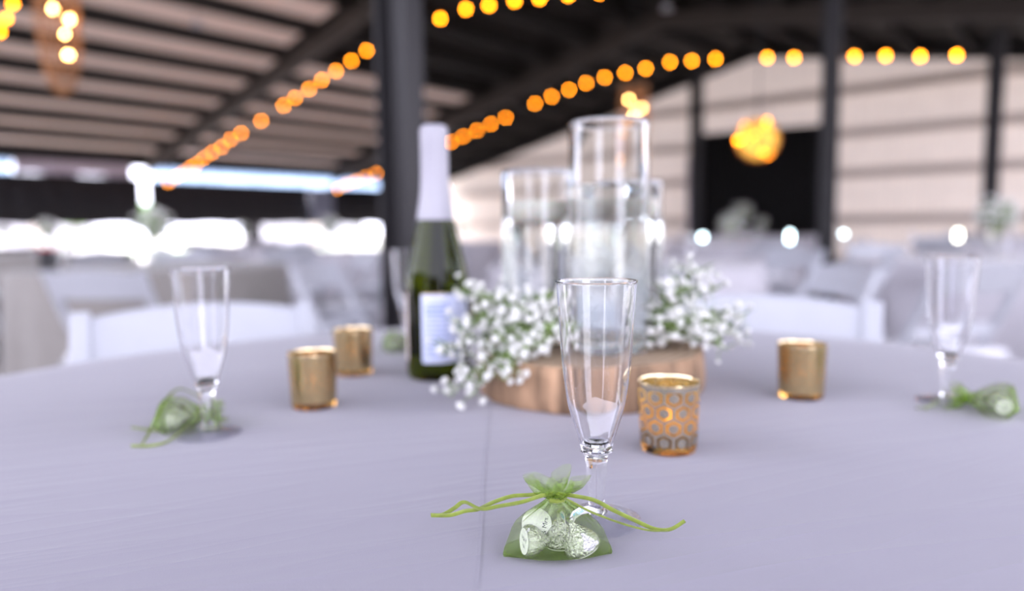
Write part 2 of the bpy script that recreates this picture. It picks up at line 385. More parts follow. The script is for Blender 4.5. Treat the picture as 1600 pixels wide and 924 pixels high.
b = MB(); b.box((0, 0, -.128), (60, 6, .02)); b.build('lawn_strip', M_grass, loc=W(10, 44, 0), rot=BR)
tag(bpy.data.objects['lawn_strip'], 'strip of green lawn far outside the opening', 'lawn', kind='structure')
def shed(px, dy, wd, h, label, m):
    e = empty('white_shed', hpix(px, -.13, dy), rad(38))
    b = MB(); b.box((0, 0, h / 2), (wd, 4, h)); b.build('walls', m, e)
    b = MB(); x = wd / 2 + .2; b.add([(-x, -2.2, h), (x, -2.2, h), (x, 2.2, h), (-x, 2.2, h), (-x, 0, h + .9), (x, 0, h + .9)], [(0, 1, 5, 4), (3, 4, 5, 2), (0, 4, 3), (1, 2, 5), (0, 3, 2, 1)], 0, False); b.build('roof', M_resin, e)
    b = MB(); b.box((0, -2.02, 1.05), (1.0, .06, 2.1)); b.build('door', M_girt, e); tag(e, label, 'shed')
shed(480, 60, 9, 2.6, 'white outbuilding seen through the far opening', M_white)
shed(60, 52, 7, 2.4, 'white outbuilding far outside at the left', M_white)

# ------------------------------------------------------------------ main table and its cloth
TC = Vector((.0186, .6456, 0)); TR = .835
e = empty('round_table', TC); tag(e, 'round banquet table carrying the lavender-grey cloth in the foreground', 'table')
b = MB(); b.lathe([(0.001, T - .028), (TR - .02, T - .028), (TR - .012, T - .02), (TR - .012, T - .006), (TR - .02, T - .003), (0.001, T - .003)], 96); b.build('tabletop', mat('table_ply', (.45, .33, .2), .6, noise_amt=.15), e)
for a in (45, 135, 225, 315):
    b = MB(); x, y = .5 * math.cos(rad(a)), .5 * math.sin(rad(a)); b.tube([(x, y, T - .03), (x * 1.08, y * 1.08, .0)], .014, 12); b.build('leg', M_column, e)
b = MB(); SEG = 288
rings = [(r_, T) for r_ in (.001, .1, .2, .3, .4, .5, .6, .7, .78, TR - .012)] + [(TR - .004, T - .002), (TR, T - .008), (TR + .003, T - .03)]
vs = []; 
for (r_, z) in rings:
    for k in range(SEG): a = 2 * PI * k / SEG; vs.append((r_ * math.cos(a), r_ * math.sin(a), z))
for q in range(1, 9):
    for k in range(SEG):
        a = 2 * PI * k / SEG; dz = q / 8 * .24; r_ = TR + .004 + (dz * .16) * (1 + .9 * math.sin(a * 17) + .3 * math.sin(a * 29 + 1)) * .6
        vs.append((r_ * math.cos(a), r_ * math.sin(a), T - .03 - dz))
nr = len(rings) + 8
fs = [(i * SEG + k, i * SEG + (k + 1) % SEG, (i + 1) * SEG + (k + 1) % SEG, (i + 1) * SEG + k) for i in range(nr - 1) for k in range(SEG)] + [tuple(range(SEG))]
b.add(vs, fs); o = b.build('tablecloth', M_cloth, loc=TC); tag(o, 'lavender-grey tablecloth with a pressed crease covering the foreground table', 'tablecloth')

# ------------------------------------------------------------------ champagne flutes
def make_flute():
    e = empty('champagne_flute')
    out = [(.0108, .052), (.0121, .0570), (.0142, .0640), (.0170, .0730), (.0196, .082), (.0219, .097), (.0235, .112), (.0245, .127), (.0254, .142), (.0265, .158), (.0270, .1638)]
    fine = []
    for i in range(len(out) - 1):
        p0, p1, p2, p3 = [Vector((q[0], q[1], 0)) for q in (out[max(i - 1, 0)], out[i], out[i + 1], out[min(i + 2, len(out) - 1)])]
        for k in range(5):
            t_ = k / 5; c_ = .5 * ((2 * p1) + (p2 - p0) * t_ + (2 * p0 - 5 * p1 + 4 * p2 - p3) * t_ ** 2 + (3 * p1 - 3 * p2 + p3 - p0) * t_ ** 3); fine.append((c_.x, c_.y))
    fine.append(out[-1])
    th = .0011
    prof = [(0.0002, .0505), (.0095, .0505)] + fine + [(.0276, .1645), (.0274, .1652), (.0264, .1652)] + [(max(r_ - th, .0002), z + .0004) for (r_, z) in fine[::-1]][1:-2] + [(.008, .0565), (0.0002, .0555)]
    MB().lathe(prof, 96, closed=True).build('bowl', M_plastic, e)
    prof = [(0.0002, .0498), (.0108, .0498), (.0112, .0492), (.0088, .0470), (.0075, .0430), (.0070, .036), (.0064, .026), (.0056, .016), (.0052, .0105), (.0058, .008), (.0074, .0062), (0.0002, .0060)]
    MB().lathe(prof, 64, closed=True).build('stem', M_plastic, e)
    prof = [(0.0002, .0058), (.0060, .0054), (.012, .0040), (.022, .0028), (.0295, .0020), (.0305, .0012), (.0300, .0004), (.0280, .0004), (.020, .0012), (.010, .0022), (0.0002, .0026)]
    MB().lathe(prof, 96, closed=True).build('foot', M_thin, e)
    return e
FL = [((.0562, .4671), 'clear plastic champagne flute in sharp focus beside the near green favour bag'),
      ((-.303, .6842), 'clear champagne flute at the left, standing over a green favour bag'),
      ((.4909, .7831), 'clear champagne flute at the right edge of the table beside a green bag'),
      ((-.192, 1.27), 'small far champagne flute half hidden behind the green bottle')]
flute = None
for (p, lab) in FL:
    fl_ = make_flute() if flute is None else copy_tree(flute)
    if flute is None: flute = fl_
    fl_.location = (p[0], p[1], T + .0003); tag(fl_, lab, 'champagne flute', 'champagne flutes on the near table')

# ------------------------------------------------------------------ votives
def votive_mat(name, gold, ring, ring_mix, wash):
    m = bpy.data.materials.new(name); m.use_nodes = True; n = m.node_tree; N = n.nodes; L = n.links; N.clear()
    out = N.new('ShaderNodeOutputMaterial'); tc = N.new('ShaderNodeTexCoord'); sep = N.new('ShaderNodeSeparateXYZ'); L.new(tc.outputs['Object'], sep.inputs[0])
    ang = math_node(n, 'ARCTAN2', sep.outputs[1], sep.outputs[0])
    u = math_node(n, 'ADD', math_node(n, 'MULTIPLY', ang, 10 / (2 * PI)), 40.5)       # columns
    vv = math_node(n, 'DIVIDE', math_node(n, 'SUBTRACT', sep.outputs[2], .0125), .0133)  # rows
    vv = math_node(n, 'ADD', vv, 20)
    def hexd(us, vsft):
        # distance metric of a pointy-top hex centred on a rectangular sub-lattice (pitch 1 x 2)
        a = math_node(n, 'ABSOLUTE', math_node(n, 'SUBTRACT', math_node(n, 'FRACT', math_node(n, 'ADD', u, us)), .5))
        c = math_node(n, 'MULTIPLY', math_node(n, 'ABSOLUTE', math_node(n, 'SUBTRACT', math_node(n, 'FRACT', math_node(n, 'DIVIDE', math_node(n, 'ADD', vv, vsft), 2)), .5)), 2 * .866)
        return math_node(n, 'MAXIMUM', a, math_node(n, 'ADD', math_node(n, 'MULTIPLY', a, .5), math_node(n, 'MULTIPLY', c, .866)))
    d = math_node(n, 'MINIMUM', hexd(0, 0), hexd(.5, 1))
    inr = math_node(n, 'GREATER_THAN', d, .27); outr = math_node(n, 'LESS_THAN', d, .41)
    zin = math_node(n, 'MULTIPLY', math_node(n, 'GREATER_THAN', sep.outputs[2], .0075), math_node(n, 'LESS_THAN', sep.outputs[2], .0575))
    mask = math_node(n, 'MULTIPLY', math_node(n, 'MULTIPLY', inr, outr), zin)
    nz = N.new('ShaderNodeTexNoise'); nz.inputs['Scale'].default_value = 900; nz.inputs['Detail'].default_value = 3; L.new(tc.outputs['Object'], nz.inputs[0])
    g = N.new('ShaderNodeBsdfPrincipled'); g.inputs['Metallic'].default_value = 1; g.inputs['Roughness'].default_value = .24
    rmp = N.new('ShaderNodeValToRGB'); rmp.color_ramp.elements[0].position = .35; rmp.color_ramp.elements[1].position = .65
    rmp.color_ramp.elements[0].color = (*[c * .72 for c in gold], 1); rmp.color_ramp.elements[1].color = (*gold, 1); L.new(nz.outputs[0], rmp.inputs[0]); L.new(rmp.outputs[0], g.inputs['Base Color'])
    tr = N.new('ShaderNodeBsdfTranslucent'); tr.inputs[0].default_value = (*ring, 1)
    tp = N.new('ShaderNodeBsdfTransparent'); tp.inputs[0].default_value = (*[min(1, c * 1.1) for c in ring], 1)
    mx = N.new('ShaderNodeMixShader'); mx.inputs[0].default_value = .08; L.new(tr.outputs[0], mx.inputs[1]); L.new(tp.outputs[0], mx.inputs[2])
    fac = math_node(n, 'ADD', math_node(n, 'MULTIPLY', mask, ring_mix - wash), wash)
    ms = N.new('ShaderNodeMixShader'); L.new(fac, ms.inputs[0]); L.new(g.outputs[0], ms.inputs[1]); L.new(mx.outputs[0], ms.inputs[2])
    L.new(ms.outputs[0], out.inputs[0]); return m
M_vot_hex = votive_mat('gold_hexagon_mercury', (.60, .54, .42), (1, .66, .18), .9, .0)
M_vot_plain = votive_mat('gold_mercury', (.66, .50, .26), (1, .55, .16), .14, .0)
M_amber = mat('amber_glass', (.80, .42, .10), .03, trans=1, ior=1.45)
M_goldrim = mat('gold_rim', (.80, .66, .42), .16, 1, noise_amt=.08, nscale=300)
def make_votive(m):
    e = empty('votive_holder')
    ou = [(.0252, .0078), (.0256, .020), (.0262, .035), (.0268, .050), (.0273, .0612)]
    inn = [(.0258, .0612), (.0253, .050), (.0247, .035), (.0241, .020), (.0236, .0095)]
    MB().lathe(ou, 96).build('cup', m, e)
    MB().lathe([(.0273, .0613), (.0276, .0625), (.0274, .0635), (.0266, .0638), (.0260, .0632), (.0258, .0613)], 96).build('rim', M_goldrim, e)
    MB().lathe([(0.0002, .0012), (.021, .0005), (.0238, .0012), (.0248, .0035), (.0251, .0077), (0.0002, .0077)], 96, closed=True).build('base', M_amber, e)
    return e
def make_tealight():
    e = empty('tealight')
    MB().lathe([(0.0002, 0), (.0185, 0), (.0190, .0006), (.0190, .0125), (.0186, .0125), (.0185, .001), (0.0002, .0008)], 48).build('metal_cup', M_alu, e)
    MB().lathe([(0.0002, .0015), (.0182, .0015), (.0182, .0108), (.010, .0102), (0.0002, .0100)], 48).build('wax', M_wax, e)
    MB().tube([(0, 0, .0104), (.0003, 0, .0135), (.0008, 0, .0160)], .0006, 8).build('wick', M_wick, e)
    MB().lathe([(0.0001, .0145), (.0020, .0160), (.0030, .0190), (.0026, .0225), (.0014, .0270), (0.0001, .0310)], 16).build('flame', M_flame, e)
    return e
VP = [((.1397, .62), M_vot_hex, rad(-90 - 3), 'gold mercury votive holder with glowing hexagon pattern, nearest the flute', 'lit tealight inside the hexagon-patterned votive holder'),
      ((.3368, .8093), M_vot_plain, .3, 'gold votive holder alone on the right side of the table', 'lit tealight inside the right-hand gold votive holder'),
      ((-.2279, .7909), M_vot_plain, 1.1, 'gold votive holder with amber base, the nearer of the left pair', 'lit tealight inside the nearer votive holder of the left pair'),
      ((-.2227, .9727), M_vot_plain, 2.0, 'gold votive holder behind another one, the farther of the left pair', 'lit tealight inside the farther votive holder of the left pair')]
vproto = {}; tl0 = None
for (p, m, rz, lab, lab2) in VP:
    if m.name in vproto: h = copy_tree(vproto[m.name])
    else: h = vproto[m.name] = make_votive(m)
    h.location = (p[0], p[1], T + .0003); h.rotation_euler = (0, 0, rz); tag(h, lab, 'votive holder', 'gold votive holders on the near table')
    tl = make_tealight() if tl0 is None else copy_tree(tl0)
    tl0 = tl0 or tl; tl.location = (p[0], p[1], T + .0102); tag(tl, lab2, 'tealight', 'tealights in the gold votive holders')

# ------------------------------------------------------------------ bottle
BP = ground(684, 590); BP = Vector((-.1015, .952, T))
M_bglass = mat('green_bottle_glass', (.07, .095, .003), .0, trans=1, ior=1.28)
e = empty('sparkling_wine_bottle', BP); tag(e, 'green sparkling wine bottle with white foil neck and blue-printed label', 'bottle')
R_ = .0425
body = [(0.0002, .004), (.030, .0), (.039, .001), (R_ - .0008, .005), (R_, .012), (R_, .128), (R_ - .0012, .140), (.0385, .155), (.0345, .172), (.0300, .190), (.0262, .206), (.0238, .220), (.0190, .245), (.0150, .270), (.0145, .300), (.0152, .318), (.0155, .328), (0.0002, .329)]
MB().lathe(body, 96, closed=True).build('glass_body', M_bglass, e)
cap = [(.0252, .2135), (.0248, .2165), (.0236, .226), (.0214, .240), (.0200, .252), (.0191, .262), (.0186, .280), (.0186, .306), (.0188, .309), (.0188, .330), (.0180, .335), (.0150, .338), (0.0002, .3385)]
MB().lathe(cap, 64, fn=lambda a, z: 1 + .008 * math.sin(a * 9 + z * 80) + .006 * math.sin(a * 14 - z * 50)).build('foil_capsule', M_capsule, e)
def label_mat():
    m = mat('back_label', (.62, .66, .86), .55); n = m.node_tree; N = n.nodes; L = n.links; b = N['Principled BSDF']
    tc = [x for x in N if x.type == 'TEX_COORD'][0]; sep = N.new('ShaderNodeSeparateXYZ'); L.new(tc.outputs['Object'], sep.inputs[0])
    z = sep.outputs[2]
    ang = math_node(n, 'ARCTAN2', sep.outputs[1], sep.outputs[0])
    line = math_node(n, 'GREATER_THAN', math_node(n, 'FRACT', math_node(n, 'MULTIPLY', z, 1 / .0062)), .40)
    nz = N.new('ShaderNodeTexNoise'); nz.inputs['Scale'].default_value = 1
    cb = N.new('ShaderNodeCombineXYZ'); L.new(math_node(n, 'MULTIPLY', ang, 26), cb.inputs[0]); L.new(math_node(n, 'FLOOR', math_node(n, 'MULTIPLY', z, 1 / .0062)), cb.inputs[1]); L.new(cb.outputs[0], nz.inputs[0])
    word = math_node(n, 'GREATER_THAN', nz.outputs[0], .44)
    a0, a1 = rad(-106), rad(-62)
    inx = math_node(n, 'MULTIPLY', math_node(n, 'GREATER_THAN', ang, a0), math_node(n, 'LESS_THAN', ang, a1))
    inz = math_node(n, 'MULTIPLY', math_node(n, 'GREATER_THAN', z, .034), math_node(n, 'LESS_THAN', z, .108))
    mk = math_node(n, 'MULTIPLY', math_node(n, 'MULTIPLY', line, word), math_node(n, 'MULTIPLY', inx, inz))
    bold = math_node(n, 'MULTIPLY', math_node(n, 'GREATER_THAN', z, .088), math_node(n, 'LESS_THAN', z, .103))
    amt = math_node(n, 'MULTIPLY', mk, math_node(n, 'ADD', math_node(n, 'MULTIPLY', bold, .35), .5))
    mx = N.new('ShaderNodeMixRGB'); mx.inputs[1].default_value = (.60, .64, .84, 1); mx.inputs[2].default_value = (.06, .14, .42, 1); L.new(amt, mx.inputs[0]); L.new(mx.outputs[0], b.inputs['Base Color'])
    return m
def arc_label(a0, a1, z0, z1, m, name, dr=.0004, par=e):
    vs = []; fs = []; n = 32
    for i in range(n + 1):
        a = rad(a0 + (a1 - a0) * i / n)
        for (r_, z) in ((R_ + dr, z0), (R_ + dr, z1), (R_ + dr + .0002, z1), (R_ + dr + .0002, z0)): vs.append((r_ * math.cos(a), r_ * math.sin(a), z))
    for i in range(n):
        for k in range(4): fs.append((4 * i + k, 4 * i + (k + 1) % 4, 4 * (i + 1) + (k + 1) % 4, 4 * (i + 1) + k))
    fs += [(0, 1, 2, 3), tuple(4 * n + k for k in (3, 2, 1, 0))]
    return MB().add(vs, fs).build(name, m, par)
# bottle is seen from about -96 degrees
bl = arc_label(-113, -20, .026, .116, label_mat(), 'back_label'); bl['label'] = 'white back label printed with rows of blue text'
arc_label(-113, -20, .1163, .1182, M_goldrim, 'gold_edge', par=bl)
flb = arc_label(-245, -152, .026, .116, mat('front_label', (.78, .66, .62), .55, noise_amt=.03), 'front_label'); flb['label'] = 'pinkish front label turned to the side'
arc_label(-245, -152, .1163, .1182, M_goldrim, 'gold_edge', par=flb)

# ------------------------------------------------------------------ wood slice
LP = Vector((.095, .877, T)); LR = .142; LH = .052
def log_mat():
    m = mat('wood_end_grain', (.42, .27, .15), .7); n = m.node_tree; N = n.nodes; L = n.links; b = N['Principled BSDF']
    tc = [x for x in N if x.type == 'TEX_COORD'][0]
    wv = N.new('ShaderNodeTexWave'); wv.wave_type = 'RINGS'; wv.rings_direction = 'Z'; wv.inputs['Scale'].default_value = 26; wv.inputs['Distortion'].default_value = 2.5; wv.inputs['Detail'].default_value = 3
    L.new(tc.outputs['Object'], wv.inputs[0]); r = N.new('ShaderNodeValToRGB'); r.color_ramp.elements[0].color = (.28, .19, .12, 1); r.color_ramp.elements[1].color = (.47, .36, .26, 1); L.new(wv.outputs[1], r.inputs[0]); L.new(r.outputs[0], b.inputs['Base Color']); return m
M_bark = mat('peeled_bark', (.30, .185, .11), .75, noise_amt=.75, nscale=55, bump=.5, bscale=60, stretch=(1, 1, .12), bdist=.003)
b = MB(); bumpf = lambda a, z: 1 + .018 * math.sin(a * 3 + 1) + .012 * math.sin(a * 7 + .4) + .006 * math.sin(a * 19 + z * 30) + .004 * math.sin(a * 41)
b.lathe([(.0005, .0006), (LR - .003, .0006), (LR, .004), (LR + .001, .02), (LR, .038), (LR - .001, LH - .003), (LR - .003, LH)], 160, 0, fn=bumpf)
b.lathe([(LR - .003, LH), (LR * .6, LH + .0002), (LR * .3, LH), (.0005, LH)], 160, 1, fn=bumpf)
o = b.build('wood_slice', [M_bark, log_mat()], loc=LP); tag(o, 'round slice of a log with peeled bark under the glass vases', 'wood slice')

# ------------------------------------------------------------------ cylinder vases with water and floating candles
def vase(p, r, h, wl, lab, candle=None):
    e = empty('cylinder_vase', (p[0], p[1], T + LH + .0008))
    prof = [(0.0002, 0), (r - .006, 0), (r - .002, 0), (r - .0006, .0006), (r, .002), (r, .005), (r, h - .005), (r, h - .0012), (r - .0004, h - .0003), (r - .0010, h), (r - .0020, h), (r - .0026, h - .0003), (r - .0030, h - .0012), (r - .003, h - .005), (r - .003, .018), (r - .003, .0135), (r - .0038, .0100), (r - .0060, .0083), (r - .010, .008), (0.0002, .008)]
    MB().lathe(prof, 96, closed=True).build('glass_wall', M_glass, e)
    tag(e, lab, 'vase', 'glass cylinder vases on the wood slice')
    if wl:
        wr2 = r - .0027
        wa = MB().lathe([(0.0002, .0070), (r - .012, .0070), (r - .006, .0072), (r - .0030, .0095), (r - .0018, .014), (r - .0018, .019), (r - .0018, wl - .004), (r - .0018, wl - .0002), (r - .0021, wl), (r - .006, wl), (0.0002, wl)], 96, closed=True).build('vase_water', M_water, None, loc=(p[0], p[1], T + LH + .0008))
        tag(wa, 'clear water in the ' + lab.split(' cylinder')[0] + ' vase', 'water', kind='stuff')
    if candle:
        c = empty('floating_candle', (p[0] + candle[0], p[1] + candle[1], T + LH + .001 + wl - .0))
        cr = r - .0065
        MB().lathe([(0.0002, .0012), (cr * .72, .0012), (cr * .90, .006), (cr, .016), (cr, .026), (cr * .97, .030), (cr * .75, .027), (cr * .3, .0245), (0.0002, .024)], 64).build('wax_disc', M_wax, c)
        MB().tube([(0, 0, .0245), (.001, 0, .031), (.002, .001, .036)], .0008, 8).build('wick', M_wick, c)
        tag(c, candle[2], 'candle', 'white floating candles in the vases')
vase((.117, .848), .0475, .272, .198, 'tallest glass cylinder vase, filled with water, in the middle of the wood slice')
vase((.034, .918), .0455, .222, .152, 'left glass cylinder vase with a floating candle, behind the left flowers', (0, 0, 'ivory floating candle in the left glass cylinder vase'))
vase((.157, .940), .0440, .208, .155, 'right glass cylinder vase standing behind the tallest one', (0, 0, 'ivory floating candle in the right glass cylinder vase'))

# ------------------------------------------------------------------ baby's breath
def blossom_mesh(seed):
    rnd = random.Random(seed); b = MB()
    for layer, (n_, tilt, ln) in enumerate(((7, .25, .0040), (6, .75, .0036), (4, 1.2, .0028))):
        for k in range(n_):
            a = 2 * PI * k / n_ + layer * .5 + rnd.uniform(-.15, .15); t_ = tilt + rnd.uniform(-.12, .12)
            d = Vector((math.cos(a) * math.cos(t_), math.sin(a) * math.cos(t_), math.sin(t_))); s_ = Vector((-math.sin(a), math.cos(a), 0)) * .0013
            up = d.cross(s_).normalized() * .0005
            p0 = Vector((0, 0, 0)); p1 = d * ln * .6; p2 = d * ln
            b.add([p0, p1 + s_ + up, p2 + s_ * .5, p2 * 1.04 + up * -1, p2 - s_ * .5, p1 - s_ + up, p1 - up * 1.5], [(0, 1, 6), (1, 2, 3, 6), (6, 3, 4, 5), (0, 6, 5)])
    b.ico((0, 0, .0008), .0031, 2, sq=(1, 1, .85))
    b.add([(-.0012, 0, -.002), (.0012, 0, -.002), (0, .0012, 0), (0, -.0012, 0)], [(0, 2, 1), (0, 1, 3)])
    return b
bproto = [blossom_mesh(k).build('blossom', M_petal) for k in range(3)]
bmeshes = [o.data for o in bproto]
for o in bproto: bpy.data.objects.remove(o)
def sprig(base, tip, spread, nb, seed, label, group):
    """one flower spray: a curved main stem from base to tip, side twigs, blossoms at their ends"""
    rnd = random.Random(seed); e = empty('babys_breath_sprig', base); tag(e, label, 'flowers', group)
    B = Vector((0, 0, 0)); Tp = Vector(tip) - Vector(base); ctrl = Tp * .5 + Vector((0, 0, abs(Tp.length) * .22))
    q = lambda t_: B * (1 - t_) ** 2 + ctrl * 2 * t_ * (1 - t_) + Tp * t_ * t_
    st = MB(); st.tube([q(i / 10) for i in range(11)], [.0011 - .0006 * i / 10 for i in range(11)], 5)
    lf = MB()
    nb = int(nb * 1.45)
    for k in range(nb):
        t_ = rnd.uniform(.2, 1.0); p = q(t_)
        d = Vector((rnd.gauss(0, 1), rnd.gauss(0, 1), rnd.gauss(.25, .8))); d = d.normalized() * spread * rnd.uniform(.3, 1.0)
        f_ = p + d
        if f_.z + e.location.z < T + .006: f_.z = T + .006 - e.location.z + rnd.uniform(0, .004)
        mid = p + d * .5 + Vector((rnd.uniform(-.002, .002), rnd.uniform(-.002, .002), rnd.uniform(0, .004)))
        st.tube([p, mid, f_], [.0005, .0004, .00035], 4, caps=False)
        o = bpy.data.objects.new('blossom', bmeshes[k % 3]); COL.objects.link(o); o.parent = e; o.location = f_
        dd = (f_ - mid).normalized(); o.rotation_euler = dd.to_track_quat('Z', 'Y').to_euler(); s_ = rnd.choice((.8, 1.1, 1.25, 1.35, 1.5)); o.scale = (s_, s_, s_)
    st.build('stem', M_stem, e)
    for k in range(30):
        t_ = rnd.uniform(.05, .95); p = q(t_); a = rnd.uniform(0, 2 * PI); d = Vector((math.cos(a), math.sin(a), .5)) * rnd.uniform(.014, .034)
        s_ = Vector((-math.sin(a), math.cos(a), 0)) * .0026; lf.add([p, p + d * .5 + s_ + Vector((0, 0, .001)), p + d, p + d * .5 - s_ + Vector((0, 0, .001)), p + d * .5 - Vector((0, 0, .0006))], [(0, 1, 4), (1, 2, 4), (2, 3, 4), (3, 0, 4)])
    lf.build('leaves', M_leaf, e)
GL = "baby's breath sprigs left of the vases"; GRt = "baby's breath sprigs right of the vases"
ZL = T + LH
# left bunch: (base pixel-free world coords) spills over the left rim of the slice towards the camera
left = [((.040, .850, ZL + .010), (-.070, .770, T + .014), .026, 26), ((.030, .855, ZL + .012), (-.045, .745, T + .020), .026, 26), ((.030, .850, ZL + .012), (-.085, .830, T + .050), .028, 26),
        ((.040, .845, ZL + .02), (-.060, .800, T + .085), .030, 28), ((.045, .84, ZL + .02), (-.020, .775, T + .075), .030, 28), ((.045, .84, ZL + .02), (-.035, .81, T + .120), .030, 26),
        ((.045, .845, ZL + .02), (.000, .80, T + .105), .028, 24), ((.050, .83, ZL + .01), (.010, .735, T + .065), .024, 22), ((.040, .845, ZL + .01), (-.010, .735, T + .040), .026, 24),
        ((.045, .85, ZL + .02), (.035, .80, T + .120), .026, 18), ((.0, .87, ZL + .01), (-.060, .85, T + .125), .028, 20), ((.06, .80, ZL + .01), (.035, .745, T + .085), .022, 14)]
labL = ["baby's breath sprig drooping lowest over the cloth at the front left", "baby's breath sprig hanging down the front of the wood slice", "baby's breath sprig reaching left towards the bottle label",
        "baby's breath sprig at mid height beside the bottle", "baby's breath sprig in the middle of the left bunch", "baby's breath sprig high in the left bunch, against the bottle label",
        "baby's breath sprig high in the left bunch, nearest the left vase", "baby's breath sprig low at the right end of the left bunch, over the bark", "baby's breath sprig lying lowest against the front of the bark",
        "topmost baby's breath sprig in front of the left vase", "baby's breath sprig at the back of the left bunch beside the bottle", "small baby's breath sprig just left of the sharp champagne flute"]
labR = ["baby's breath sprig low in the right bunch above the hexagon votive", "baby's breath sprig in the middle of the right bunch", "baby's breath sprig high in the right bunch beside the tallest vase",
        "baby's breath sprig high on the outer side of the right bunch", "baby's breath sprig reaching right over the cloth", "baby's breath sprig nearest the sharp flute in the right bunch",
        "topmost baby's breath sprig of the right bunch", "thin baby's breath sprig farthest to the right, towards the right votive", "baby's breath sprig hanging lowest from the right bunch"]
for k, (a, c, sp, nb) in enumerate(left):
    sprig(a, c, sp, nb, 100 + k, labL[k], GL)
right = [((.165, .855, ZL + .01), (.225, .80, T + .085), .028, 26), ((.17, .86, ZL + .01), (.255, .83, T + .075), .028, 26), ((.17, .86, ZL + .02), (.20, .82, T + .125), .030, 26),
         ((.175, .87, ZL + .02), (.245, .86, T + .120), .030, 26), ((.18, .87, ZL + .01), (.285, .86, T + .085), .026, 24), ((.17, .86, ZL + .01), (.19, .80, T + .080), .024, 20),
         ((.17, .865, ZL + .02), (.225, .84, T + .150), .028, 20), ((.175, .87, ZL + .01), (.30, .88, T + .060), .022, 14), ((.18, .84, ZL + .01), (.245, .79, T + .060), .022, 14)]
for k, (a, c, sp, nb) in enumerate(right):
    sprig(a, c, sp, nb, 200 + k, labR[k], GRt)

# ------------------------------------------------------------------ organza favour bags with foil-wrapped chocolates
def organza():
    m = bpy.data.materials.new('green_organza'); m.use_nodes = True; n = m.node_tree; N = n.nodes; L = n.links; N.clear()
    out = N.new('ShaderNodeOutputMaterial'); d = N.new('ShaderNodeBsdfDiffuse'); d.inputs[0].default_value = (.15, .25, .015, 1)
    t_ = N.new('ShaderNodeBsdfTranslucent'); t_.inputs[0].default_value = (.20, .33, .015, 1); g = N.new('ShaderNodeBsdfGlossy'); g.inputs[0].default_value = (.7, .9, .5, 1); g.inputs['Roughness'].default_value = .35
    tp = N.new('ShaderNodeBsdfTransparent'); tp.inputs[0].default_value = (.95, .98, .86, 1)
    a = N.new('ShaderNodeMixShader'); a.inputs[0].default_value = .45; L.new(d.outputs[0], a.inputs[1]); L.new(t_.outputs[0], a.inputs[2])
    c = N.new('ShaderNodeMixShader'); c.inputs[0].default_value = .12; L.new(a.outputs[0], c.inputs[1]); L.new(g.outputs[0], c.inputs[2])
    tc = N.new('ShaderNodeTexCoord'); nz = N.new('ShaderNodeTexNoise'); nz.inputs['Scale'].default_value = 90; L.new(tc.outputs['Object'], nz.inputs[0])
    sep = N.new('ShaderNodeSeparateXYZ'); L.new(tc.outputs['Object'], sep.inputs[0])
    low = math_node(n, 'MULTIPLY', math_node(n, 'LESS_THAN', sep.outputs[2], .0060), .36)      # doubled hem at the bottom seam
    neck = math_node(n, 'MULTIPLY', math_node(n, 'MAXIMUM', math_node(n, 'SUBTRACT', 1, math_node(n, 'DIVIDE', math_node(n, 'ABSOLUTE', math_node(n, 'SUBTRACT', sep.outputs[2], .037)), .012)), 0), .50)  # gathered cloth
    fac = math_node(n, 'MINIMUM', math_node(n, 'ADD', math_node(n, 'ADD', math_node(n, 'ADD', math_node(n, 'MULTIPLY', nz.outputs[0], .12), .09), low), neck), .9)
    ms = N.new('ShaderNodeMixShader'); L.new(fac, ms.inputs[0]); L.new(tp.outputs[0], ms.inputs[1]); L.new(c.outputs[0], ms.inputs[2]); L.new(ms.outputs[0], out.inputs[0]); return m
M_org = organza()
M_rib = mat('green_satin_ribbon', (.17, .22, .025), .35, noise_amt=.2, nscale=200, sheen=.4, bump=.3, bscale=500, bdist=.0003)
M_foil = mat('silver_foil', (.64, .645, .65), .24, 1, noise_amt=.05, nscale=300)
def foil_bump(m):
    n = m.node_tree; N = n.nodes; L = n.links; b = N['Principled BSDF']; tc = [x for x in N if x.type == 'TEX_COORD'][0]
    vo = N.new('ShaderNodeTexVoronoi'); vo.inputs['Scale'].default_value = 800; L.new(tc.outputs['Object'], vo.inputs[0])
    nz = N.new('ShaderNodeTexNoise'); nz.inputs['Scale'].default_value = 600; nz.inputs['Detail'].default_value = 5; L.new(tc.outputs['Object'], nz.inputs[0])
    bp = N.new('ShaderNodeBump'); bp.inputs['Strength'].default_value = .9; bp.inputs['Distance'].default_value = .0009; L.new(math_node(n, 'ADD', math_node(n, 'MULTIPLY', vo.outputs[0], .4), math_node(n, 'MULTIPLY', nz.outputs[0], 2.6)), bp.inputs['Height']); L.new(bp.outputs[0], b.inputs['Normal'])
foil_bump(M_foil)
M_sticker = mat('paper_sticker', (.80, .79, .86), .6, noise_amt=.02)
M_ink = mat('dark_ink', (.04, .04, .10), .6, noise_amt=.05)
M_blueink = mat('blue_ink', (.10, .42, .60), .6, noise_amt=.05)
def text_mesh(txt, size):
    cu = bpy.data.curves.new('t', 'FONT'); cu.body = txt; cu.size = size; cu.align_x = 'CENTER'; cu.align_y = 'CENTER'; cu.extrude = .00003
    to = bpy.data.objects.new('t', cu); COL.objects.link(to)
    dg = bpy.context.evaluated_depsgraph_get(); me = bpy.data.meshes.new_from_object(to.evaluated_get(dg)); bpy.data.objects.remove(to); return me
TXT = {k: text_mesh(k, s_) for k, s_ in (('Mr.', .0042), ('& Mrs.', .0042), ('Mr. & Mrs.', .0031), ('KISSES', .0034))}
for k, me in TXT.items(): me.materials.clear(); me.materials.append(M_blueink if k == 'KISSES' else M_ink)
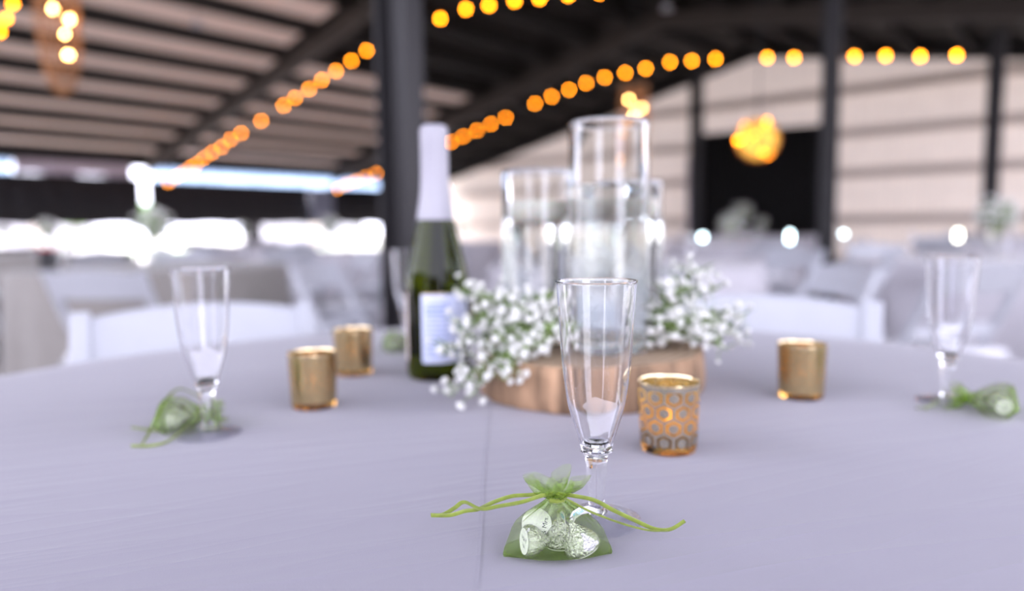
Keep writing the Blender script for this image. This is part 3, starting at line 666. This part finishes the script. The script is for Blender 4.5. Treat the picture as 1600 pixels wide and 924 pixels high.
def make_kiss(seed, flag=True):
    rnd = random.Random(seed); e = empty('foil_chocolate')
    fn = lambda a, z: 1 + .05 * noise.noise(Vector((math.cos(a) * 3, math.sin(a) * 3, z * 300 + seed))) + .03 * noise.noise(Vector((math.cos(a) * 9, math.sin(a) * 9, z * 500 + seed)))
    MB().lathe([(0.0002, .0004), (.0095, .0002), (.0112, .0016), (.0118, .0038), (.0112, .0066), (.0098, .0092), (.0078, .0118), (.0058, .0142), (.0040, .0164), (.0025, .0182), (.0016, .0200), (.0019, .0218), (.0026, .0232), (0.0002, .0225)], 72, fn=fn).build('foil', M_foil, e)
    st = MB().lathe([(0.0002, -.0004), (.0092, -.0004), (.0092, -.0001), (0.0002, -.0001)], 48).build('sticker', M_sticker, e)
    for (k, y) in (('Mr.', .0028), ('& Mrs.', -.0018)):
        o = bpy.data.objects.new('printed_text', TXT[k]); COL.objects.link(o); o.parent = st; o.location = (0, -y, -.00046); o.rotation_euler = (PI, 0, 0)
    if flag:
        pts = [Vector((.0005, 0, .0205)), Vector((.004, .001, .0228)), Vector((.009, .002, .0230)), Vector((.0145, .002, .0212)), Vector((.018, .002, .0178))]
        fgm = MB(); vs = []; fs = []
        for i, p in enumerate(pts): vs += [p + Vector((0, 0, -.0024)), p + Vector((0, 0, .0024))]
        for i in range(4): fs.append((2 * i, 2 * i + 2, 2 * i + 3, 2 * i + 1))
        fl2 = fgm.add(vs, fs).build('paper_flag', M_sticker, e, solid=.0001)
        o = bpy.data.objects.new('printed_text', TXT['KISSES']); COL.objects.link(o); o.parent = fl2; o.location = (.0075, .0012, .0227); o.rotation_euler = (PI / 2, 0, 0)
        o.rotation_euler = (PI / 2, rad(2), rad(12)); o.location = (.0078, .0012, .0228)
    return e
def make_bag(seed):
    rnd = random.Random(seed); e = empty('organza_bag'); SG = 144
    lv = [(0, .0330, .0010), (.0016, .0336, .0075), (.005, .0328, .0170), (.010, .0308, .0195), (.016, .0278, .0185), (.021, .0238, .0155), (.026, .0182, .0110), (.030, .0128, .0074), (.0335, .0080, .0052), (.036, .0052, .0040), (.0378, .0052, .0042), (.0400, .0078, .0064), (.0430, .0118, .0092), (.0465, .0150, .0112), (.0500, .0162, .0118)]
    ph = [rnd.uniform(0, 6.28) for _ in range(4)]
    vs = []
    for i, (z, a_, b_) in enumerate(lv):
        g = min(1, max(0, (z - .012) / .022))
        for k in range(SG):
            t_ = 2 * PI * k / SG; pl_ = 1 + g * ((.16 * math.sin(9 * t_ + ph[0]) + .08 * math.sin(17 * t_ + ph[1])) if z < .0378 else (.34 * math.sin(5 * t_ + ph[0]) + .12 * math.sin(11 * t_ + ph[1])))
            zz = z + (.0028 * math.sin(5 * t_ + ph[2]) + .0022 * math.sin(3 * t_ + ph[3]) if z > .046 else 0)
            lean = .22 * z
            vs.append((a_ * math.copysign(abs(math.cos(t_)) ** .85, math.cos(t_)) * pl_, b_ * math.sin(t_) * pl_ + lean, zz + .0008))
    fs = [(i * SG + k, i * SG + (k + 1) % SG, (i + 1) * SG + (k + 1) % SG, (i + 1) * SG + k) for i in range(len(lv) - 1) for k in range(SG)] + [tuple(range(SG))]
    MB().add(vs, fs).build('pouch', M_org, e)
    # ruffle petals: thicker folded crests above the tie
    for k, (dx, dy_, hh, wd) in enumerate(((-.010, .002, .0115, .0042), (-.002, .001, .0135, .0060), (.0045, .003, .0125, .0055), (.0115, .000, .0085, .0060))):
        b = MB(); vs = []; fs = []
        for i in range(9):
            t_ = i / 8; ww = wd * math.sin(PI * min(.93, t_ * .8 + .15)) * (.55 + .45 * t_)
            c = Vector((dx * t_ * 1.25, dy_ + .0085 + .003 * t_, .0378 + hh * t_ - (.002 * t_ * t_ if k == 3 else 0)))
            for j in range(5):
                q = (j - 2) / 2; vs.append(c + Vector((ww * q, -.0022 * (1 - q * q) + .0008 * math.sin(5 * q + k), -.0012 * q * q * t_)))
        for i in range(8):
            for j in range(4): fs.append((i * 5 + j, i * 5 + j + 1, (i + 1) * 5 + j + 1, (i + 1) * 5 + j))
        b.add(vs, fs).build('ruffle', M_org, e)
    return e
def bez(pts, n=8):
    pts = [Vector(p) for p in pts]; out = []
    for i in range(len(pts) - 1):
        p0, p1, p2, p3 = pts[max(i - 1, 0)], pts[i], pts[i + 1], pts[min(i + 2, len(pts) - 1)]
        for k in range(n):
            t_ = k / n; out.append(.5 * ((2 * p1) + (p2 - p0) * t_ + (2 * p0 - 5 * p1 + 4 * p2 - p3) * t_ ** 2 + (3 * p1 - 3 * p2 + p3 - p0) * t_ ** 3))
    return out + [pts[-1]]
def ribbon(par, pts, wd=.0030):
    MB().tube(bez(pts), 0, 8, flat=(.0009, wd)).build('ribbon', M_rib, par)
# the sharp bag in front
BG = ground(872, 873); 
near = make_bag(3); near.location = (BG.x, BG.y + .002, T + .0003); near.rotation_euler = (0, 0, rad(2)); tag(near, 'green organza favour bag in sharp focus, tied with ribbon, holding foil chocolates', 'favour bag', 'green organza favour bags')
near.scale = (1, 1, .90); inv = Matrix.Diagonal((1, 1, 1 / .90, 1)) @ Matrix.Translation(-near.location)
def loc_of(px, py, dep): return inv @ pix(px, py, dep)
zf = .430
ribbon(near, [loc_of(868, 771, .437), loc_of(845, 775, .428), loc_of(815, 784, .425), loc_of(780, 790, .432), loc_of(752, 794, .437), loc_of(727, 783, .442), loc_of(712, 792, .446), loc_of(694, 802, .450), loc_of(676, 802, .452)])
ribbon(near, [loc_of(868, 770, .440), loc_of(830, 773, .440), loc_of(800, 775, .446), loc_of(772, 784, .447), loc_of(750, 794, .446), loc_of(728, 797, .446), loc_of(705, 803, .446), loc_of(676, 803, .450)])
ribbon(near, [loc_of(870, 772, .436), loc_of(900, 776, .432), loc_of(930, 783, .434), loc_of(960, 799, .436), loc_of(995, 816, .438), loc_of(1025, 829, .440), loc_of(1050, 830, .441), loc_of(1073, 817, .441)])
ribbon(near, [loc_of(870, 773, .436), loc_of(892, 784, .426), loc_of(915, 797, .424), loc_of(945, 810, .427), loc_of(985, 824, .432), loc_of(1020, 832, .437), loc_of(1046, 832, .440)], .0018)
b = MB(); b.lathe([(.0046, .0352), (.0058, .0360), (.0060, .0368), (.0058, .0376), (.0046, .0384)], 40, closed=True, fn=lambda a, z: 1 + .05 * math.sin(7 * a)); o = b.build('tie', M_rib, near, loc=(0, .0080, .0003))
KS = [((-.0205, -.0030, .0112), (.88, .28, -.10), .84, 0, 'foil chocolate on its side at the left of the near bag, sticker outward', False),
      ((.0010, .0120, .0016), (.05, .05, 1), .92, 2.4, 'foil chocolate standing upright in the middle of the near bag', True),
      ((.0160, -.0040, .0050), (-.42, .12, .9), .96, 2.0, 'foil chocolate tilted at the right of the near bag', True)]
kiss0 = {}
for (off, ax, sc_, spin, lab, fl3) in KS:
    k_ = make_kiss(5 if fl3 else 9, fl3) if fl3 not in kiss0 else copy_tree(kiss0[fl3])
    kiss0.setdefault(fl3, k_); k_.location = near.location + Vector(off); k_.scale = (sc_,) * 3
    k_.rotation_euler = (Vector(ax).to_track_quat('Z', 'Y').to_matrix() @ Matrix.Rotation(spin, 3, 'Z')).to_euler()
    tag(k_, lab, 'chocolate', 'foil-wrapped chocolates in the near bag')
# round sticker card facing us between the chocolates
dsk = MB().lathe([(0.0002, -.0002), (.0094, -.0002), (.0094, .0002), (0.0002, .0002)], 48).build('paper_sticker', M_sticker, None, loc=near.location + Vector((-.0125, .0100, .0165)), rot=(rad(76), rad(0), rad(4)))
tag(dsk, 'loose round white sticker with dark lettering between the chocolates in the near bag', 'sticker')
o = bpy.data.objects.new('printed_text', TXT['& Mrs.']); COL.objects.link(o); o.parent = dsk; o.location = (.0052, -.0010, .00025); o.rotation_euler = (0, 0, rad(78))

def far_bag(px, py, rz, tilt, labs, rib, sc_=1.0):
    p = ground(px, py); g = copy_tree(bag2); g.location = (p.x, p.y, T + .0003); g.rotation_euler = (tilt, 0, rz); tag(g, labs, 'favour bag', 'green organza favour bags'); g.scale = (sc_,) * 3
    return g
bag2 = None
def lying_bag(p, rz, lab, seed, wh):
    """bag lying on its side, chocolates inside, ribbons trailing"""
    e = make_bag(seed); e.scale = (1.12, 1.0, 1.12); e.rotation_euler = (rad(-78), 0, rz); e.location = (p.x, p.y, T + .0145); tag(e, lab, 'favour bag', 'green organza favour bags')
    c, s_ = math.cos(rz), math.sin(rz); ups = Vector((-s_, c, 0)); sd = Vector((c, s_, 0))
    for k, (a_, b_) in enumerate(((-.015, .012), (.001, .016), (.016, .011))):
        q = Vector((p.x, p.y, T + .0145)) + sd * a_ + ups * b_
        kk = copy_tree(kiss0[False]); kk.location = q + Vector((0, 0, -.002)); kk.rotation_euler = (rad(80), 0, rz + (k - 1) * .6 + 2.6); kk.scale = (.85,) * 3
        tag(kk, ('left', 'middle', 'right')[k] + ' foil-wrapped chocolate inside the green bag ' + wh, 'chocolate', 'foil-wrapped chocolates in the bag ' + wh)
    return e
def trail(e, pts, wd=.0028):
    m_ = e.matrix_basis.inverted(); MB().tube([m_ @ Vector(q) for q in bez(pts)], 0, 8, flat=(wd, .0009)).build('ribbon', M_rib, e)
pl_ = ground(252, 673)
lb = lying_bag(pl_, rad(-78), 'green organza favour bag lying beside the left champagne flute', 11, 'at the left flute')
trail(lb, [ground(318, 645) + Vector((0, 0, .016)), ground(285, 650) + Vector((0, 0, .030)), ground(262, 662) + Vector((0, 0, .026)), ground(235, 682) + Vector((0, 0, .006)), ground(222, 698) + Vector((0, 0, .002))])
trail(lb, [ground(318, 650) + Vector((0, 0, .012)), ground(285, 678) + Vector((0, 0, .004)), ground(262, 693) + Vector((0, 0, .002)), ground(235, 700) + Vector((0, 0, .002)), ground(205, 700) + Vector((0, 0, .002))])
trail(lb, [ground(250, 680) + Vector((0, 0, .004)), ground(228, 676) + Vector((0, 0, .003)), ground(206, 671) + Vector((0, 0, .002))])
pr_ = ground(1588, 652)
rb = lying_bag(pr_, rad(60), 'green organza favour bag at the right edge of the table', 12, 'at the right edge')
trail(rb, [ground(1530, 640) + Vector((0, 0, .012)), ground(1505, 622) + Vector((0, 0, .010)), ground(1480, 622) + Vector((0, 0, .004)), ground(1460, 632) + Vector((0, 0, .002)), ground(1446, 642) + Vector((0, 0, .002))])
trail(rb, [ground(1530, 642) + Vector((0, 0, .010)), ground(1500, 640) + Vector((0, 0, .002)), ground(1470, 636) + Vector((0, 0, .002)), ground(1432, 641) + Vector((0, 0, .002))])
fb = lying_bag(ground(604, 549), rad(-95), 'small distant green favour bag on the cloth just left of the bottle', 13, 'left of the bottle')

# ------------------------------------------------------------------ folding chairs
def make_chair():
    e = empty('folding_chair')
    for x in (-1, 1):
        X = .205 * x
        MB().tube([(X, -.24, 0), (X, -.05, .36), (X, .10, .62), (X, .19, .81)], 0, 4, flat=(.034, .024)).build('front_leg', M_resin, e, bevel=.004)
        MB().tube([(X * .88, .25, 0), (X * .88, .08, .26), (X * .88, -.10, .43)], 0, 4, flat=(.032, .022)).build('rear_leg', M_resin, e, bevel=.004)
    b = MB(); n = 14; vs = []; fs = []
    for i in range(n + 1):
        q = -1 + 2 * i / n; x = q * .193; bow = .022 * (1 - q * q); arch = .018 * (1 - q * q)
        for (yy, zz) in ((.137, .70), (.182, .80 + arch), (.196, .80 + arch), (.151, .70)): vs.append((x, yy + bow, zz))
    for i in range(n):
        for k in range(4): fs.append((4 * i + k, 4 * i + (k + 1) % 4, 4 * i + 4 + (k + 1) % 4, 4 * i + 4 + k))
    fs += [(0, 3, 2, 1), tuple(4 * n + k for k in range(4))]
    b.add(vs, fs).build('top_rail', M_resin, e, bevel=.004)
    for (z, y) in ((.545, .06),):
        b = MB(); b.box((0, y, z), (.386, .014, .05)); b.build('back_slat', M_resin, e, bevel=.003)
    b = MB(); b.box((0, -.02, .435), (.37, .38, .03)); b.build('seat', M_resin, e, bevel=.006)
    b = MB(); b.box((0, -.02, .464), (.35, .36, .028)); b.build('seat_pad', M_resin_pad, e, bevel=.012)
    b = MB(); b.tube([(-.19, -.17, .135), (.19, -.17, .135)], .010, 10); b.build('stretcher', M_resin, e)
    b = MB(); b.tube([(-.17, .19, .10), (.17, .19, .10)], .010, 10); b.build('stretcher', M_resin, e)
    return e
CH = None; CHP = []
def chair(x, y, th, lab, grp):
    global CH
    c = make_chair() if CH is None else copy_tree(CH)
    if CH is None: CH = c
    CHP.append((x, y)); c.location = (x, y, 0); c.rotation_euler = (0, 0, th); tag(c, lab, 'chair', grp); return c
G0 = 'white folding chairs at the near table'
chair(-.553, 1.235, rad(24), 'white folding chair tucked at the near table, behind the left flute', G0)
chair(.437, 1.285, rad(-26), 'white folding chair tucked at the near table, behind the right votive holder', G0)
chair(1.05, 2.60, rad(-85), 'bright white folding chair turned sideways behind the right-hand tucked chair', 'white folding chairs in the room')
chair(.44, 2.66, rad(182), 'white folding chair with its back to us, right behind the right flower bunch', 'white folding chairs in the room')
chair(-1.62, 2.95, rad(172), 'white folding chair with its back to us at the far left greige table', 'white folding chairs in the room')
chair(-.74, 3.25, rad(78), 'white folding chair seen side-on between the left votives and the dark column', 'white folding chairs in the room')
chair(1.70, 2.78, rad(195), 'white folding chair behind the right champagne flute, back to us', 'white folding chairs in the room')

# far tables
def table_mesh(R, m, seed):
    rnd = random.Random(seed); SG = 160; vs = []; ph = rnd.uniform(0, 6)
    prof = [(.001, 0), (R * .5, 0), (R - .012, 0), (R, -.006)] + [(R + .004, -.03 - .09 * i) for i in range(9)]
    for i, (r_, z) in enumerate(prof):
        for k in range(SG):
            a = 2 * PI * k / SG; g = max(0, -z) ** 1.1; rr = r_ + g * (.05 + .035 * math.sin(a * 14 + ph) + .015 * math.sin(a * 23 + 2 * ph)); vs.append((rr * math.cos(a), rr * math.sin(a), T + max(z, -.752)))
    fs = [(i * SG + k, i * SG + (k + 1) % SG, (i + 1) * SG + (k + 1) % SG, (i + 1) * SG + k) for i in range(len(prof) - 1) for k in range(SG)] + [tuple(range(SG))]
    b = MB().add(vs, fs); o = b.build('banquet_table', m); return o
TW = table_mesh(.76, M_white, 1); TG = table_mesh(.76, M_greige, 2)
used = set()
# a simple far centrepiece: glass vase with a dome of white flowers, and a far flute
def make_centre():
    e = empty('flower_vase'); MB().lathe([(0.0002, 0), (.045, 0), (.045, .20), (.042, .20), (.042, .008), (0.0002, .008)], 32, closed=True).build('glass', M_glass, e)
    rnd = random.Random(4); b = MB(); g = MB()
    for k in range(90):
        d = Vector((rnd.gauss(0, 1), rnd.gauss(0, 1), rnd.gauss(0, .7))).normalized() * rnd.uniform(.05, .12); b.ico(Vector((0, 0, .26)) + d, rnd.uniform(.008, .016), 1)
        d = d * .8; g.tube([(0, 0, .12), (d.x * .5, d.y * .5, .2), (d.x, d.y, .26 + d.z)], .002, 4, caps=False); g.ico(Vector((d.x, d.y, .25 + d.z)), .012, 1, sq=(1, 1, .4))
    b.build('blooms', M_petal, e)['kind'] = 'stuff'; g.build('greenery', M_leaf, e)['kind'] = 'stuff'; return e
CE = None
SIDES = ['near', 'near right', 'right', 'far right', 'far', 'far left', 'left', 'near left']
TBP = [(-2.15, 4.25), (.62, 3.95), (2.75, 4.0), (-1.85, 7.2), (-4.6, 7.0), (2.55, 8.2), (5.2, 7.4), (-4.4, 11.6), (-7.9, 11.0), (-.9, 11.8), (7.9, 11.2)] + [(c_.x, c_.y) for c_ in (hpix(633, 0, 3.75), hpix(1291, 0, 9.2), hpix(1543, 0, 14.4))]
def table(x, y, white, lab, clab, chairs, centre=True, seed=0):
    global CE
    src = TW if white else TG
    if src.name in used: o = src.copy(); COL.objects.link(o)
    else: o = src; used.add(src.name)
    o.location = (x, y, .001); o.rotation_euler = (0, 0, seed * .7); tag(o, lab, 'table', 'far round banquet tables')
    for a in chairs:
        r_ = 1.14; th = rad(a); cx_, cy_ = x + r_ * math.sin(th), y - r_ * math.cos(th)
        if any(math.hypot(cx_ - p[0], cy_ - p[1]) < .62 for p in CHP) or any(math.hypot(cx_ - p[0], cy_ - p[1]) < 1.12 for p in TBP if p[:2] != (x, y)): continue
        side = SIDES[int(round(a / 45)) % 8]
        chair(cx_, cy_, th + PI, clab.replace('folding chair around the', 'chair on the %s side of the' % side), 'chairs ' + clab.split('chair ')[1])
    if centre:
        c = make_centre() if CE is None else copy_tree(CE); CE = CE or c; c.location = (x, y, T + .002); tag(c, 'vase of white flowers on the ' + lab, 'flowers', 'flower vases on the far tables')
        for k in range(3):
            f2 = copy_tree(flute); a = 1.2 + k * 2.0 + seed; f2.location = (x + .55 * math.cos(a), y + .55 * math.sin(a), T + .0015); tag(f2, 'champagne flute on the %s part of the ' % SIDES[int(round(((a * 57.3 + 90) % 360) / 45)) % 8] + lab, 'champagne flute', 'champagne flutes on the ' + lab)
table(-2.15, 4.25, False, 'greige table at the far left', 'white folding chair around the greige table at the far left', (60, 120, 200, 300), seed=1)
table(.62, 3.95, True, 'white table behind the glass vases', 'white folding chair around the white table behind the glass vases', (65, 115, 175, 235, 290), seed=2)
table(2.75, 4.0, True, 'white table at the far right', 'white folding chair around the white table at the far right', (300, 350, 60, 180, 240), seed=3)
table(-1.85, 7.2, True, 'white table beyond the left votives', 'white folding chair around the white table beyond the left votives', (0, 45, 90, 150, 210, 270, 315), seed=4)
table(-4.6, 7.0, False, 'greige table under the black curtain band', 'white folding chair around the greige table under the black curtain band', (0, 50, 100, 160, 260, 310), seed=5)
table(2.55, 8.2, True, 'white table before the black backdrop', 'white folding chair around the white table before the black backdrop', (0, 60, 120, 180, 240, 300), seed=6)
table(5.2, 7.4, True, 'white table right of the middle column', 'white folding chair around the white table right of the middle column', (0, 60, 120, 180, 240, 300), seed=7)
table(-4.4, 11.6, True, 'white table near the far opening', 'white folding chair around the white table near the far opening', (0, 60, 120, 180, 240, 300), seed=8)
table(-7.9, 11.0, False, 'greige table near the far opening', 'white folding chair around the greige table near the far opening', (0, 60, 120, 180, 240, 300), seed=9)
table(-.9, 11.8, True, 'white table beyond the dark column', 'white folding chair around the white table beyond the dark column', (0, 60, 120, 240, 300), seed=10)
table(7.9, 11.2, True, 'white table below the pale wall', 'white folding chair around the white table below the pale wall', (0, 60, 120, 180, 240, 300), seed=11)
# head table before the backdrop
e = empty('head_table', hpix(1165, 0, 15.5), rad(-42)); tag(e, 'long white-draped table before the black backdrop', 'table')
b = MB(); b.box((0, 0, T - .02), (3.2, .76, .04)); b.build('tabletop', M_white, e)
vs = []; fs = []; n = 200
for i in range(n):
    t_ = i / n; per_ = 2 * (3.2 + .76); d = t_ * per_
    if d < 3.2: p = (-1.6 + d, -.38); nn = (0, -1)
    elif d < 3.96: p = (1.6, -.38 + d - 3.2); nn = (1, 0)
    elif d < 7.16: p = (1.6 - (d - 3.96), .38); nn = (0, 1)
    else: p = (-1.6, .38 - (d - 7.16)); nn = (-1, 0)
    w_ = .03 * math.sin(i * .9); vs += [(p[0] + nn[0] * (.01), p[1] + nn[1] * .01, T), (p[0] + nn[0] * (.05 + w_), p[1] + nn[1] * (.05 + w_), .01)]
fs = [(2 * i, (2 * i + 2) % (2 * n), (2 * i + 3) % (2 * n), 2 * i + 1) for i in range(n)]
MB().add(vs, fs).build('skirt', M_white, e)
for k, (px, sc_) in enumerate(((1160, 2.0), (1130, 1.1), (1190, 1.1))):
    c = copy_tree(CE); q = hpix(px, T + .002, 15.5 - (px - 1165) * .012); c.location = q; c.scale = (sc_,) * 3; tag(c, ('tall ' if k == 0 else 'low left ' if k == 1 else 'low right ') + 'white flower arrangement on the long table before the black backdrop', 'flowers')
# dark sign box on the far left table
p = hpix(79, T + .003, 4.0)
e = empty('card_box', p, rad(10)); tag(e, 'small black box with a red lid on the far left table', 'box')
b = MB(); b.box((0, 0, .055), (.085, .07, .11)); b.build('body', M_black, e, bevel=.003)
b = MB(); b.box((0, 0, .118), (.09, .075, .014)); b.build('lid', mat('red_lid', (.55, .06, .07), .5, noise_amt=.1), e, bevel=.003)
# glowing shapes added in place of sky glints on far glassware
M_glint = emit('white_glint', (.72, .93, 1), 16)
M_glint2 = emit('warm_white_glint', (1, .97, .82), 16)
for k, (px, py, dy_, hh, m_, lab) in enumerate(((1098, 371, 8.0, .06, M_glint, 'small bluish glowing stand-in for a glint, left of the black backdrop'), (1234, 373, 8.2, .16, M_glint, 'tall bluish glowing stand-in for a glint, beside the middle column'),
                                 (1497, 369, 7.2, .10, M_glint2, 'warm white glowing stand-in for a glint, behind the right champagne flute'), (1318, 366, 7.6, .03, M_glint, 'faint glowing stand-in for a glint, right of the middle column'))):
    q = pix(px, py, dy_); e = empty('added_glint', (q.x, q.y, T + .002)); hz = q.z - T
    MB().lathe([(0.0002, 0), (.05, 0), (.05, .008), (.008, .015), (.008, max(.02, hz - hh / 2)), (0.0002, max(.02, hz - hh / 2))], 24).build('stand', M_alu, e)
    MB().lathe([(0.0002, -hh / 2), (.02, -hh / 2 + .004), (.024, 0), (.02, hh / 2 - .004), (0.0002, hh / 2)], 24).build('glint_glow', m_, e, loc=(0, 0, hz)); tag(e, lab, 'lamp')

# ------------------------------------------------------------------ string lights
def bulb_proto():
    b = MB(); b.lathe([(0.0003, -.062), (.014, -.058), (.025, -.046), (.029, -.032), (.025, -.018), (.014, -.008), (.011, 0)], 20); return b.build('bulb', M_bulb)
bp_ = bulb_proto(); bulb_me = bp_.data; bpy.data.objects.remove(bp_)
skm = MB().lathe([(0.0003, .03), (.014, .028), (.015, .0), (.011, -.004)], 12).build('socket', M_cable); sock_me = skm.data; bpy.data.objects.remove(skm)
def string(pts, label, grp='warm string lights', sc_=1.0):
    """pts: (px, py, depth) of each bulb"""
    P = [pix(*q) for q in pts]; e = empty('string_lights', P[0]); tag(e, label, 'string lights', grp)
    loc = [p - P[0] for p in P]; cab = [loc[0] + (loc[0] - loc[1]) * 1.0] + loc + [loc[-1] + (loc[-1] - loc[-2]) * 1.0]
    MB().tube([q + Vector((0, 0, .05)) for q in cab], .006, 6).build('cable', M_cable, e)
    for q, Pq in ((loc[0], P[0]), (loc[-1], P[-1])):
        zz = zroof(Pq.dot(Vs)) + .22 - Pq.z
        if zz > .1: MB().tube([q + Vector((0, 0, .05)), q + Vector((0, 0, zz))], .003, 5).build('hanger', M_cable, e)
    for q in loc:
        o = bpy.data.objects.new('bulb', bulb_me); COL.objects.link(o); o.parent = e; o.location = q + Vector((0, 0, .03)); o.scale = (sc_,) * 3
        s_ = bpy.data.objects.new('socket', sock_me); COL.objects.link(s_); s_.parent = o; s_.location = (0, 0, .0)
def spread(a, c, n, base): return [(a[0] + (c[0] - a[0]) * i / (n - 1), a[1] + (c[1] - a[1]) * i / (n - 1), a[2] + (c[2] - a[2]) * i / (n - 1)) for i in range(n)]
s1 = [(573, 79, 13.2), (549, 95, 13.6), (525, 111, 14.0), (503, 125, 14.4), (483, 139, 14.8), (461, 153, 15.2), (443, 165, 15.6), (408, 189, 16.4), (377, 208, 17.2), (360, 218, 17.7), (346, 230, 18.2), (332, 238, 18.7), (319, 247, 19.1), (307, 256, 19.6), (297, 262, 20.0), (285, 270, 20.4), (274, 277, 20.8), (263, 285, 21.2)]
string(s1, 'string of glowing bulbs climbing the rafter at left of the dark column')
s2 = [(705, 222, 17.5), (724, 213, 17.2), (745, 204, 16.9), (767, 194, 16.6), (790, 184, 16.3), (836, 162, 15.4), (862, 151, 15.0), (889, 140, 14.6), (916, 130, 14.2), (945, 121, 13.8), (977, 114, 13.4), (1009, 107, 13.0), (1047, 97, 12.6), (1081, 95, 12.2), (1118, 92, 11.8), (1199, 90, 11.0), (1241, 90, 10.6), (1335, 88, 9.9), (1384, 87, 9.6), (1438, 88, 9.3), (1495, 86, 9.0)]
string(s2, 'long string of glowing bulbs sagging across the middle and right of the ceiling')
s3 = [(600, 266, 21.8), (588, 271, 22.1), (571, 277, 22.4), (556, 283, 22.7), (542, 288, 23.0), (528, 295, 23.3)]
string(s3, 'short far string of orange bulbs just left of the dark column, near the curtain band')
s4 = [(688, 29, 10.0), (728, 14, 9.7), (764, 8, 9.4), (804, 1, 9.1), (843, -3, 8.8), (888, -8, 8.5), (936, -12, 8.2)]
string(s4, 'string of glowing bulbs at the top edge, right of the dark column')
s5 = [(24, -14, 9.0), (20, 6, 9.2), (10, 29, 9.4), (0, 50, 9.6)]
string(s5, 'string of yellow bulbs in the top left corner')

# ------------------------------------------------------------------ woven pendants
def woven_drop(px, py_bot, dy_, Rm, L_, bulbs, label, top):
    q = pix(px, py_bot, dy_); e = empty('woven_pendant', q); tag(e, label, 'pendant lamp')
    rp = lambda t_: Rm * (math.sin(PI * (t_ ** .62) * .62 + .12) ** .8) if t_ > 0 else Rm * .1
    b = MB()
    for k in range(22):
        a = 2 * PI * k / 22; b.tube([(rp(i / 14) * math.cos(a), rp(i / 14) * math.sin(a), L_ * i / 14) for i in range(15)], .004, 5)
    for i in range(0, 30):
        t_ = (i + .5) / 30; r_ = rp(t_) + .002; b.tube([(r_ * math.cos(2 * PI * k / 24), r_ * math.sin(2 * PI * k / 24), L_ * t_ + .004 * math.sin(k * 3)) for k in range(25)], .0022, 4, caps=False)
    b.build('woven_shade', M_rattan, e)
    h = top - q.z
    MB().tube([(0, 0, L_ * .6), (0, 0, h)], .005, 6).build('cord', M_cable, e)
    for (bx, by, bd, br) in bulbs:
        w_ = pix(bx, by, dy_ + bd) - q; MB().ico(w_, br, 2, sq=(1, 1, 1.15)).build('bulb', M_bulbw, e)
zt = lambda px, dy_: zroof(hpix(px, 0, dy_).dot(Vs))
woven_drop(99, 150, 4.6, .125, .92, [(83, 14, 0, .015), (108, 30, .03, .016), (101, 53, -.02, .011), (107, 86, 0, .016)], 'long woven teardrop pendant with glowing bulbs hanging at the top left', zt(99, 4.6))
woven_drop(990, 262, 8.2, .16, .95, [(983, 156, .05, .016), (1003, 169, 0, .016), (991, 182, -.05, .022), (993, 190, .08, .014), (991, 207, 0, .020), (984, 250, .02, .02)], 'woven teardrop pendant with glowing bulbs right above the tallest vase', zt(990, 8.2))  # lowest bulb is added for an orange glow refracted in the vase glass
q = pix(1184, 218, 8.8); e = empty('globe_pendant', q); tag(e, 'round woven globe pendant glowing yellow before the black backdrop', 'pendant lamp')
b = MB(); rnd = random.Random(2)
for k in range(46):
    ax = Vector((rnd.gauss(0, 1), rnd.gauss(0, 1), rnd.gauss(0, 1))).normalized(); u = ax.orthogonal().normalized(); v_ = ax.cross(u)
    b.tube([(u * math.cos(2 * PI * i / 32) + v_ * math.sin(2 * PI * i / 32)) * .262 for i in range(33)], .0030, 5, caps=False)
b.build('woven_shell', M_rattan, e)
MB().ico((0, 0, 0), .235, 3).build('inner_diffuser', emit('globe_glow', (1, .50, .08), 2.6), e)
for k in range(9):
    d = Vector((rnd.gauss(0, 1), -abs(rnd.gauss(0, 1)), rnd.gauss(0, 1))).normalized() * .245; MB().ico(d, .016, 2).build('bulb', M_bulb, e)
MB().ico((-.24, -.02, -.01), .03, 2).build('bulb', M_bulb, e)
MB().tube([(0, 0, .25), (0, 0, zt(1184, 8.8) - q.z)], .006, 6).build('cord', M_cable, e)
# unlit fittings high in the roof
for (px, py, d_, lab) in ((308, 41, 12, 'unlit pale fixture high under the roof at upper left'), (1042, 15, 11, 'unlit pale fixture high under the roof near the top edge')):
    q = pix(px, py, d_); e = empty('ceiling_fixture', q); tag(e, lab, 'fixture')
    MB().lathe([(.02, .10), (.06, .06), (.09, 0), (.085, 0), (.05, .05), (.015, .09)], 24, closed=True).build('reflector', M_resin, e)
    MB().tube([(0, 0, .09), (0, 0, zroof(q.dot(Vs)) - q.z)], .006, 6).build('stem', M_cable, e)
